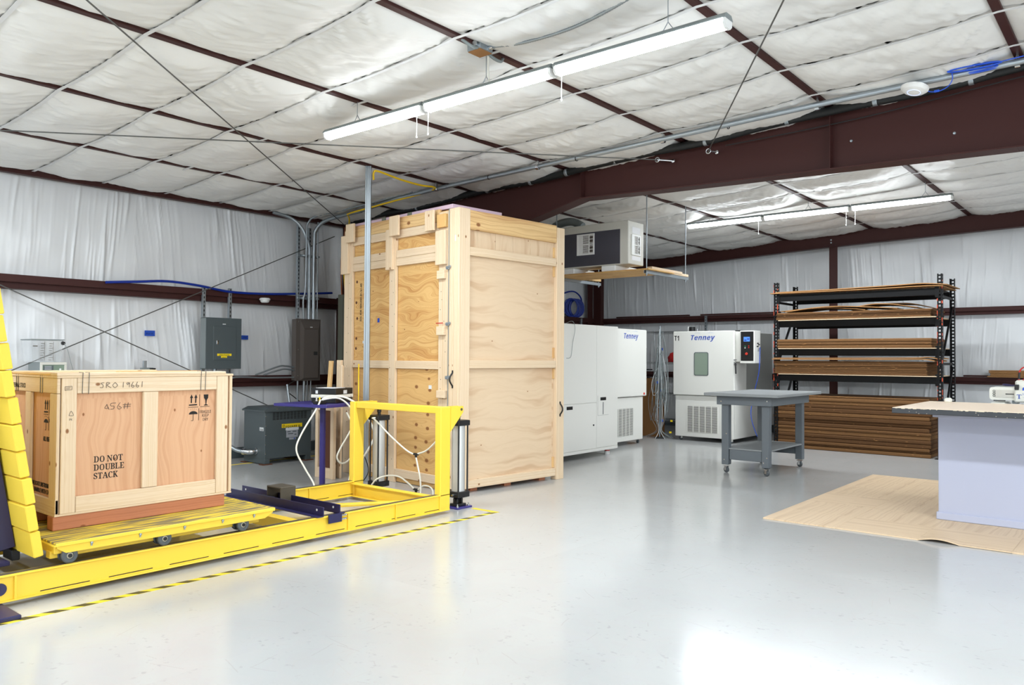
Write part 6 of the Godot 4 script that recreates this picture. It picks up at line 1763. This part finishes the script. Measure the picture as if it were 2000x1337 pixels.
# ---------------------------------------------------------------- pallet rack with cardboard
func build_rack():
	var xf := 12.40
	var xr := 13.32
	var o := thing("pallet_rack", "black pallet rack with chipped orange paint against the end wall", "rack", Vector3(12.86, 0, -3.56))
	for q in [[xf, -4.76, 1.0], [xf, -2.40, 1.0], [xr, -4.76, -1.0], [xr, -2.40, -1.0]]:
		var b := MB.new()
		var x: float = q[0]; var z: float = q[1]; var s: float = q[2]
		var H := 2.635
		var w := 0.062
		# face with keyholes, the two flanks, open back
		for e in [-1.0, 1.0]: b.box(Vector3(x, H / 2, z + e * 0.022), Vector3(0.003, H, 0.018))
		for e in [-1.0, 1.0]: b.box(Vector3(x + s * e * 0.024 + s * 0.036, H / 2, z + 0.031), Vector3(0.022, H, 0.003))
		b.box(Vector3(x + s * 0.036, H / 2, z - 0.031), Vector3(0.072, H, 0.003))
		for k in 52:
			b.box(Vector3(x, 0.02 + 0.0508 * k, z), Vector3(0.003, 0.024, 0.028))
			b.box(Vector3(x + s * 0.036, 0.02 + 0.0508 * k, z + 0.031), Vector3(0.028, 0.024, 0.003))
		put(b, "post", o, M.rack_black)
		bb(o, "foot_plate", Vector3(x - 0.05 + s * 0.03, 0.0, z - 0.07), Vector3(x + 0.05 + s * 0.03, 0.008, z + 0.07), M.rack_black, 0.001)
	var r := RandomNumberGenerator.new()
	r.seed = 15
	var ch := MB.new()
	for z in [-4.76, -2.40]:
		for k in 46:
			var y := r.randf_range(0.85, 2.6)
			var zz: float = z + (-0.031 if r.randf() < 0.55 else 0.0305)
			ch.box(Vector3(xf - 0.0018 + r.randf() * 0.004, y, zz), Vector3(0.005, r.randf_range(0.012, 0.055), r.randf_range(0.004, 0.012)))
	put(ch, "paint_chip", o, M.rack_orange, "orange paint showing through", "stuff")
	for y in [2.33, 1.915, 1.468, 1.065]:
		for x in [xf + 0.01, xr - 0.06]:
			bb(o, "beam", Vector3(x, y, -4.725), Vector3(x + 0.045, y + 0.10, -2.435), M.rack_black, 0.004)
		for z in [-4.725, -2.435]:
			bb(o, "beam_connector", Vector3(xf - 0.003, y - 0.03, z - 0.025), Vector3(xf + 0.02, y + 0.14, z + 0.025), M.rack_black, 0.002)
	for z in [-4.76, -2.40]:
		for q in [[2.32, 2.32], [1.35, 1.35], [0.15, 0.15], [0.2, 1.3], [1.3, 2.2]]:
			var b := MB.new()
			b.bar(Vector3(xf + 0.06, q[0], z), Vector3(xr - 0.06, q[1], z), 0.025, 0.035, 0.001)
			put(b, "brace", o, M.rack_black)
	var wd := MB.new()
	for k in 44: wd.tube([Vector3(xf + 0.0, 2.45, -4.70 + 0.052 * k), Vector3(xf + 0.0, 2.433, -4.70 + 0.052 * k), Vector3(xf + 0.02, 2.433, -4.70 + 0.052 * k)], 0.003, 4)
	for k in 20: wd.tube([Vector3(xf + 0.02 + 0.046 * k, 2.436, -4.71), Vector3(xf + 0.02 + 0.046 * k, 2.436, -2.44)], 0.003, 4)
	put(wd, "wire_deck", o, M.steel_rod, "thin wire mesh deck", "stuff")
	# light plywood shelf boards under the cardboard
	for y in [2.016, 1.569, 1.166]:
		for k in 3:
			bb(o, "shelf_board", Vector3(xf - 0.06, y, -4.70 + 0.755 * k), Vector3(xr, y + 0.011, -4.70 + 0.755 * (k + 1) - 0.004), M.pine, 0.001, 2)
	sheets("on the floor under the rack", "cardboard piled on the floor under the rack", 0.0, [0.055, 0.028, 0.05, 0.06, 0.055, 0.065, 0.045, 0.06, 0.05, 0.062, 0.056, 0.066, 0.05, 0.055, 0.05, 0.012, 0.024], -4.79, -2.53, 12.42, 0.02)
	sheets("on the lowest rack shelf", "cardboard on the lowest rack shelf", 1.178, [0.028, 0.02, 0.026, 0.022, 0.03, 0.022, 0.026, 0.03], -4.77, -2.56, 12.35, 0.008)
	sheets("on the middle rack shelf", "cardboard on the middle rack shelf", 1.581, [0.045, 0.046, 0.05], -4.73, -2.50, 12.36, 0.003)
	sheets("on the upper rack shelf", "cardboard on the upper rack shelf", 2.028, [0.024, 0.02, 0.026, 0.02, 0.024], -4.74, -2.50, 12.35, 0.01)
	# loose and bent sheets
	var loose := [
		["thin cardboard sheet lying on top of the lowest shelf's bundle, drooping at one end", [[-4.80, 1.40], [-4.0, 1.40], [-3.0, 1.405], [-2.62, 1.41], [-2.46, 1.385]], 0.016, 12.33, 13.2],
		["second thin cardboard sheet above the lowest shelf's bundle, lifted at one end", [[-4.78, 1.418], [-3.8, 1.422], [-2.75, 1.43], [-2.55, 1.44], [-2.43, 1.42]], 0.012, 12.36, 13.2],
		["bent cardboard sheet arching across the upper shelf's bundle", [[-4.60, 2.15], [-4.2, 2.20], [-3.8, 2.215], [-3.3, 2.185], [-2.95, 2.155]], 0.012, 12.38, 13.0],
		["folded cardboard flap sticking out beside the rack's left post", [[-4.68, 2.165], [-4.4, 2.185], [-4.0, 2.20], [-3.6, 2.175], [-3.4, 2.15]], 0.010, 12.40, 12.9],
		["curled cardboard sheet at the middle of the upper rack shelf", [[-3.55, 2.20], [-3.30, 2.235], [-3.05, 2.225], [-2.9, 2.20], [-2.7, 2.165]], 0.010, 12.44, 13.0],
		["rear cardboard sheet propped up on the upper rack shelf", [[-3.7, 2.17], [-3.4, 2.245], [-2.95, 2.25], [-2.75, 2.22], [-2.55, 2.165]], 0.012, 12.75, 13.2],
		["bottom cardboard sheet of the pair on top of the rack", [[-4.84, 2.455], [-4.2, 2.452], [-3.2, 2.455], [-2.6, 2.462], [-2.35, 2.45]], 0.012, 12.36, 13.3],
		["top cardboard sheet of the pair on top of the rack, lifted in the middle", [[-4.76, 2.47], [-4.0, 2.475], [-3.0, 2.492], [-2.62, 2.50], [-2.3, 2.47]], 0.012, 12.38, 13.3]]
	for q in loose:
		var pl := PackedVector2Array()
		var cv := []
		for p in q[1]: cv.append(Vector3(p[0], p[1], 0))
		cv = curve(cv, 5)
		for p in cv: pl.append(Vector2(p.x, p.y))
		cv.reverse()
		for p in cv: pl.append(Vector2(p.x, p.y + q[2]))
		var b := MB.new()
		b.prism(pl, -q[4], -q[3], Transform3D(Basis(Vector3(0, 0, 1), Vector3(0, 1, 0), Vector3(-1, 0, 0)), Vector3.ZERO), 0.5)
		solo(b, "cardboard_sheet", M.cardboard_top, q[0], "cardboard", Vector3(q[3], q[1][0][1], -3.6), "loose cardboard sheets on the rack")


func sheets(where: String, group: String, y0: float, th: Array, za: float, zb: float, xf: float, jit: float):
	var y := y0
	var r := RandomNumberGenerator.new()
	r.seed = int(y0 * 1000) + 3
	var nth := ["lowest", "second", "third", "fourth", "fifth", "sixth", "seventh", "eighth", "ninth", "tenth", "eleventh", "twelfth", "thirteenth", "fourteenth", "fifteenth", "sixteenth", "seventeenth"]
	for i in th.size():
		var h: float = th[i]
		var b := MB.new()
		var da := r.randf_range(-jit, jit); var db := r.randf_range(-jit, jit); var dx := r.randf_range(-jit, jit) * 0.7
		var a := Vector3(xf + dx, y + 0.0005, za + da); var c := Vector3(13.28, y + h - 0.001, zb + db)
		b.box((a + c) * 0.5, c - a, minf(0.012, h * 0.36), 2, Basis(), Vector2(r.randf(), r.randf()))
		var label: String = "brown cardboard bundle %s, %s" % [where, "topmost of its stack" if i == th.size() - 1 else nth[i] + (" of its stack" if i == 0 else " from the bottom")]
		var o := solo(b, "cardboard_bundle", M["cardboard%d" % r.randi_range(0, 2)], label, "cardboard", Vector3((a.x + c.x) / 2, y, (a.z + c.z) / 2), group)
		if r.randf() < 0.8:
			var m := MB.new()
			o.set_meta("org", o.position)
			for k in r.randi_range(3, 9):
				var zz := r.randf_range(za + 0.1, zb - 0.1)
				var l := r.randf_range(0.01, 0.07)
				var yy: float = y + h * r.randf_range(0.1, 0.85)
				m.prism(PackedVector2Array([Vector2(zz, yy), Vector2(zz + l * 0.5, yy + r.randf_range(-0.004, 0.006)), Vector2(zz + l, yy + r.randf_range(-0.004, 0.004)), Vector2(zz + l * 0.6, yy + 0.007)]), -(xf + dx), -(xf + dx) + 0.002, Transform3D(Basis(Vector3(0, 0, 1), Vector3(0, 1, 0), Vector3(-1, 0, 0)), Vector3.ZERO))
			put(m, "torn_edge", o, M.carton, "pale torn fibres", "stuff")
		y += h


# ---------------------------------------------------------------- counter, mat and what stands on it
func build_counter():
	var o := thing("counter", "lilac painted counter with a beige top and chipped dark edge", "counter", Vector3(8.2, 0, -0.3))
	bb(o, "body", Vector3(7.69, 0.012, -1.505), Vector3(8.6, 0.945, 1.2), M.counter_lilac, 0.004)
	bb(o, "skirting", Vector3(7.672, 0.012, -1.52), Vector3(8.6, 0.078, 1.2), M.counter_lilac, 0.006)
	bb(o, "cornice", Vector3(7.64, 0.905, -1.54), Vector3(8.65, 0.952, 1.2), M.counter_lilac, 0.004)
	bb(o, "worktop_edge", Vector3(7.19, 0.952, -1.76), Vector3(8.60, 0.996, 1.3), M.counter_edge, 0.004)
	bb(o, "worktop", Vector3(7.194, 0.996, -1.756), Vector3(8.596, 1.0, 1.3), M.counter_top, 0.001)
	var r := RandomNumberGenerator.new()
	r.seed = 8
	var m := MB.new()
	for k in 60:
		var z := r.randf_range(-1.74, 0.0)
		var y := 0.994 if r.randf() < 0.7 else r.randf_range(0.956, 0.985)
		m.box(Vector3(7.1895, y, z), Vector3(0.0015, r.randf_range(0.002, 0.005), r.randf_range(0.004, 0.03) if y > 0.99 else 0.005))
	put(m, "paint_chip", o, M.chip, "pale chips along the dark edge", "stuff")
	# interlocking mat tiles
	var mt := thing("floor_mat", "wood-print floor mat of interlocking tiles under the lilac counter", "mat", Vector3(8.4, 0, -1.0))
	for i in 6:
		for j in 5:
			if i > 2 and j > 2: continue
			var b := MB.new()
			var x0 := 6.73 + 0.571 * i; var z0 := -2.70 + 0.62 * j
			if i == 0 and j == 2:
				# this tile's free edge has lifted off the floor
				var f := func(u: float, w: float) -> Vector3: return Vector3(x0 + 0.571 * w, 0.0125 + 0.022 * sin(PI * clampf(u * 2.2, 0.0, 1.0)) * pow(1.0 - w, 2.0) * (1.0 if u < 0.4545 else 0.0), z0 + 0.62 * u)
				b.sheet(24, 8, f, true, Vector2(0.62, 0.62))
				var f2 := func(u: float, w: float) -> Vector3: return f.call(u, w) - Vector3(0, 0.010, 0)
				b.sheet(24, 8, f2, false, Vector2(0.62, 0.62))
				for k in 24:
					var p: Vector3 = f.call(k / 24.0, 0.0); var q: Vector3 = f.call((k + 1) / 24.0, 0.0)
					b.quad(p - Vector3(0, 0.01, 0), q - Vector3(0, 0.01, 0), q, p)
			else:
				b.box(Vector3(x0 + 0.2855, 0.006, z0 + 0.31), Vector3(0.5695, 0.012, 0.6185), 0.001, 0 if (i + j * 2) % 5 != 2 else 2, Basis(), Vector2(0.13 * i, 0.21 * j))
				for k in 12:
					if j > 0 and i < 4: b.box(Vector3(x0 + 0.03 + 0.046 * k, 0.0061, z0 - 0.006), Vector3(0.02, 0.0121, 0.014), 0.0, 0, Basis(), Vector2(0.5, 0.3))
			put(b, "tile", mt, M.parquet)
	# sealing machine on a bench behind the counter
	var bench := thing("side_bench", "bench behind the lilac counter carrying the white machine", "bench", Vector3(9.15, 0, -0.7))
	bb(bench, "top", Vector3(8.75, 0.89, -1.32), Vector3(9.55, 0.925, 0.6), M.table_top, 0.003)
	for x in [8.8, 9.5]:
		for z in [-1.27, 0.5]: bb(bench, "leg", Vector3(x - 0.03, 0.0, z - 0.03), Vector3(x + 0.03, 0.89, z + 0.03), M.table_grey, 0.002)
	var s := thing("sealing_machine", "white bench machine with a rounded arm at the counter's far side", "machine", Vector3(9.0, 0.926, -0.9))
	var W: Material = M.machine_white
	bb(s, "base", Vector3(8.80, 0.927, -1.27), Vector3(9.2, 1.00, -1.14), W, 0.012)
	bb(s, "bed", Vector3(8.80, 0.927, -1.06), Vector3(9.2, 0.975, -0.3), M.rubber, 0.004)
	var b := MB.new()
	b.prism(rounded(-1.285, 1.022, -0.95, 1.145, 0.028), -9.1, -8.86, Transform3D(Basis(Vector3(0, 0, 1), Vector3(0, 1, 0), Vector3(-1, 0, 0)), Vector3.ZERO))
	put(b, "arm", s, W)
	bb(s, "arm_recess", Vector3(8.855, 1.045, -1.235), Vector3(8.861, 1.122, -1.07), M.beige_paint, 0.002)
	bb(s, "slot", Vector3(8.852, 1.078, -1.15), Vector3(8.858, 1.086, -1.08), M.rubber, 0.0)
	for y in [1.062, 1.085, 1.108]:
		b = MB.new()
		var ring := []
		for k in 17: ring.append(Vector3(8.853, y + 0.009 * sin(TAU * k / 16.0), -1.245 + 0.009 * cos(TAU * k / 16.0)))
		b.tube(ring, 0.002, 5)
		put(b, "hole_ring", s, M.rubber)
	bb(s, "neck", Vector3(8.88, 0.99, -1.10), Vector3(9.0, 1.03, -1.05), M.galv_dull, 0.003)
	bb(s, "foot_guard", Vector3(8.85, 1.013, -1.25), Vector3(8.86, 1.022, -1.15), M.black, 0.001)
	bb(s, "head", Vector3(8.82, 1.005, -1.075), Vector3(9.2, 1.12, -0.3), W, 0.012)
	bb(s, "column", Vector3(8.88, 1.12, -1.075), Vector3(9.2, 1.215, -0.3), W, 0.014)
	var tt := text(s, "badge", "T", 0.04, Vector3(8.819, 1.06, -1.035), FACE_CAM, M.logo_blue, "Droid Serif", 700, 1.1)
	text(s, "badge", "3", 0.018, Vector3(8.819, 1.085, -1.005), FACE_CAM, M.logo_blue, "Droid Sans", 500, 1.0)
	text(s, "badge", "TM", 0.01, Vector3(8.819, 1.055, -1.0), FACE_CAM, M.logo_pale, "Droid Sans", 500, 1.0)
	bb(s, "bracket", Vector3(8.84, 1.125, -1.075), Vector3(8.88, 1.175, -1.04), M.black, 0.003)
	b = MB.new()
	b.tube(curve([Vector3(8.85, 1.168, -1.06), Vector3(8.84, 1.165, -1.13), Vector3(8.84, 1.172, -1.17), Vector3(8.84, 1.175, -1.14), Vector3(8.85, 1.165, -1.09)], 5), 0.006, 8)
	put(b, "air_tube", s, M.navy)
	b = MB.new()
	b.lathe([Vector2(0, 0.03), Vector2(0.009, 0.028), Vector2(0.011, 0.012), Vector2(0.014, 0)], 10, Transform3D(Basis(), Vector3(8.85, 1.12, -1.0)))
	put(b, "blue_knob", s, M.blue_cable)
	b = MB.new()
	b.tube(curve([Vector3(8.95, 1.215, -1.05), Vector3(8.95, 1.26, -1.05), Vector3(8.95, 1.30, -1.045), Vector3(8.95, 1.335, -1.02), Vector3(8.95, 1.34, -0.99), Vector3(8.95, 1.315, -0.96), Vector3(8.95, 1.26, -0.98), Vector3(8.95, 1.21, -1.02)], 5), 0.007, 8)
	put(b, "red_lead", s, M.red)
	b = MB.new()
	b.tube([Vector3(8.95, 1.225, -1.05), Vector3(8.95, 1.29, -1.047)], 0.010, 8)
	put(b, "lead_sleeve", s, M.black)
	b = MB.new()
	b.box(Vector3(8.42, 1.022, -1.56), Vector3(0.09, 0.044, 0.055), 0.012)
	solo(b, "small_white_block", M.machine_white, "small white rounded block on the counter near the rack", "block", Vector3(8.42, 1.0, -1.56))


func build_rear_items():
	# folded cardboard and dark rods resting on the girts of the end wall
	for k in 5:
		var b := MB.new()
		b.box(Vector3(14.72 - 0.012 * (k % 2), 1.1345 + 0.012 + 0.023 * k, -1.72 + 0.02 * (k % 3)), Vector3(0.22, 0.021, 0.86 - 0.05 * (k % 2)), 0.006, 2)
		solo(b, "cardboard_strip", M.cardboard_top, ["lowest", "second from the bottom", "middle", "second from the top", "topmost"][k] + " narrow cardboard strip in the pile on the lower girt", "cardboard", Vector3(14.72, 1.1345 + 0.021 * k, -1.72), "cardboard strips on the lower girt")
	var rods := [[2.284, -9.2, -7.45, "dark steel bar lying on the upper girt behind the chambers"], [2.284, -7.2, -5.55, "longer dark steel bar lying on the upper girt near the rack"], [1.137, -2.5, -2.15, "thin dark bar lying on the lower girt beside the rack"]]
	for q in rods:
		var b := MB.new()
		b.box(Vector3(14.71, q[0] + 0.014, (q[1] + q[2]) / 2), Vector3(0.05, 0.028, q[2] - q[1]), 0.004)
		solo(b, "steel_bar", M.red_iron, q[3], "bar", Vector3(14.71, q[0], (q[1] + q[2]) / 2), "bars resting on the girts")
	strut("olive slotted strut standing behind the chamber with the control panel", Vector3(14.62, 1.4, -7.05), Vector3(14.62, 2.27, -7.05), Vector3(-1, 0, 0))
	strut("slotted strut in the corner below the coil of blue hose", Vector3(14.0, 1.5, -9.64), Vector3(14.0, 2.26, -9.64), Vector3(0, 0, 1))
	# coil of blue hose
	var h := thing("hose_coil", "coil of blue air hose standing on the girt in the corner", "hose", Vector3(13.72, 2.29, -9.72))
	for k in 7:
		var b := MB.new()
		var loop := []
		var R := 0.175 - 0.004 * (k % 3)
		for i in 33:
			var a := TAU * i / 32.0
			loop.append(Vector3(13.70 + 0.04 * k + R * 0.75 * cos(a), 2.29 + 0.195 + 0.19 * sin(a) * (R / 0.175), -9.72 + R * 0.5 * cos(a) + 0.012 * sin(k * 2.0)))
		b.tube(loop, 0.016, 8)
		put(b, "loop", h, M.blue_hose)
	tb(h, "tail", curve([Vector3(12.9, 2.62, -9.68), Vector3(13.3, 2.74, -9.68), Vector3(13.6, 2.82, -9.69), Vector3(13.85, 2.82, -9.70), Vector3(14.05, 2.70, -9.70), Vector3(14.10, 2.45, -9.70)], 8), 0.016, M.blue_hose, 8)
	# carton and screen between the two chambers
	var c := thing("carton", "tall brown cardboard carton between the two white chambers", "carton", Vector3(12.85, 0, -7.25))
	bb(c, "body", Vector3(12.5, 0.0, -7.58), Vector3(12.72, 1.04, -6.93), M.carton, 0.004)
	bb(c, "flap", Vector3(12.5, 1.04, -7.58), Vector3(12.72, 1.044, -7.26), M.carton, 0.001)
	bb(c, "flap", Vector3(12.5, 1.04, -7.25), Vector3(12.72, 1.044, -6.93), M.carton, 0.001)
	var s := thing("monitor", "black monitor seen edge-on on the tall carton", "monitor", Vector3(12.75, 1.046, -7.32))
	bb(s, "screen_case", Vector3(12.55, 1.16, -7.34), Vector3(12.70, 1.60, -7.29), M.black, 0.006)
	bb(s, "arm", Vector3(12.60, 1.06, -7.37), Vector3(12.64, 1.25, -7.34), M.black, 0.003)
	bb(s, "foot", Vector3(12.52, 1.046, -7.42), Vector3(12.70, 1.06, -7.22), M.black, 0.004)
	bb(s, "tray", Vector3(12.56, 1.19, -7.29), Vector3(12.70, 1.21, -7.17), M.black, 0.004)
	# wire shelving with the red thing on it
	var r := thing("wire_shelf", "chrome wire shelving unit behind the hanging cables", "shelf", Vector3(13.9, 0, -7.4))
	for x in [13.65, 14.15]:
		for z in [-7.95, -6.75]:
			tb(r, "post", [Vector3(x, 0.0, z), Vector3(x, 1.97, z)], 0.012, M.chrome, 8)
	for y in [0.2, 0.72, 1.33, 1.93]:
		var b := MB.new()
		for k in 26: b.tube([Vector3(13.65, y, -7.95 + 0.048 * k), Vector3(14.15, y, -7.95 + 0.048 * k)], 0.0025, 4)
		for x in [13.65, 14.15]:
			b.tube([Vector3(x, y, -7.95), Vector3(x, y, -6.75)], 0.005, 5)
			b.tube([Vector3(x, y - 0.03, -7.95), Vector3(x, y - 0.03, -6.75)], 0.004, 5)
			for k in 24: b.tube([Vector3(x, y - 0.03, -7.95 + 0.05 * k), Vector3(x, y, -7.925 + 0.05 * k)], 0.002, 4)
		put(b, "wire_tray", r, M.chrome, "", "stuff")
	var b2 := MB.new()
	var nf := noise(91, 1.0, 3)
	b2.sheet(20, 20, func(u: float, w: float) -> Vector3:
		var a := u * TAU
		var rr := 0.14 * sin(w * PI / 2) * (1.0 + 0.35 * nf.get_noise_2d(cos(a) * 1.5 + w, sin(a) * 1.5))
		return Vector3(13.85 + rr * cos(a) * 0.8, 1.338 + 0.20 * cos(w * PI / 2) * (1.0 + 0.2 * nf.get_noise_2d(a, w * 3.0)), -7.33 + rr * sin(a)))
	solo(b2, "red_cloth", M.red, "crumpled dark red cloth heap on the wire shelf", "cloth", Vector3(13.85, 1.338, -7.33))
	# the pole hung with grey leads
	var p := thing("cable_stand", "upright pole hung with a tangle of grey test leads between the chambers", "cable stand", Vector3(12.30, 0, -6.80))
	tb(p, "pole", [Vector3(12.30, 0.0, -6.80), Vector3(12.30, 1.98, -6.80)], 0.014, M.galv, 10)
	var q := RandomNumberGenerator.new()
	q.seed = 21
	for k in 30:
		var top := q.randf_range(1.05, 1.85) if k % 3 else q.randf_range(1.7, 1.93)
		var a := q.randf() * TAU
		var e := q.randf_range(0.06, 0.24)
		var d := Vector3(cos(a) * 0.7, 0, sin(a))
		var start := Vector3(12.30, top, -6.80) + d * 0.018
		var pts := []
		if k % 3 == 0:
			pts = [start, start + d * 0.02 + Vector3(0, -0.5, 0), Vector3(12.3, 0.85, -6.8) + d * e * 0.6, Vector3(12.3, 0.4, -6.8) + d * e * 0.8, Vector3(12.3, 0.14, -6.8) + d * e * 0.3, Vector3(12.3, 0.012, -6.8) + d * (e + 0.12)]
		else:
			var low := q.randf_range(0.3, 0.8)
			pts = [start, start + d * 0.05 + Vector3(0, 0.03, 0), Vector3(12.3, lerpf(top, low, 0.5), -6.8) + d * e, Vector3(12.3, low, -6.8) + d * e * 0.8, Vector3(12.3, low + 0.08, -6.8) + d.rotated(Vector3.UP, 0.7) * e * 0.6, Vector3(12.3, lerpf(low, top, 0.6), -6.8) + d * 0.04, start + Vector3(0, -0.06, 0)]
		tb(p, "lead", curve(pts, 5), 0.0042, M.galv_dull if k % 4 else M.label_white, 6)
	for t in [[1.545, 0.05, 0.03], [0.96, -0.03, -0.02], [0.82, 0.03, 0.03], [0.29, 0.03, 0.05]]:
		bb(p, "tie_tag", Vector3(12.27 + t[1], t[0], -6.83 + t[2] + 0.0), Vector3(12.29 + t[1], t[0] + 0.045, -6.79 + t[2]), M.blue_tape, 0.003)
	for t in [[0.30, 0.20], [0.10, 0.18]]:
		bb(p, "tie_tag", Vector3(12.31, t[0], -6.80 + t[1]), Vector3(12.33, t[0] + 0.03, -6.76 + t[1]), M.label_yellow, 0.003)
	var bt := MB.new()
	bt.lathe([Vector2(0, 0.0), Vector2(0.09, 0.0), Vector2(0.08, 0.02), Vector2(0.014, 0.03)], 16, Transform3D(Basis(), Vector3(12.30, 0, -6.80)))
	put(bt, "base", p, M.rubber)
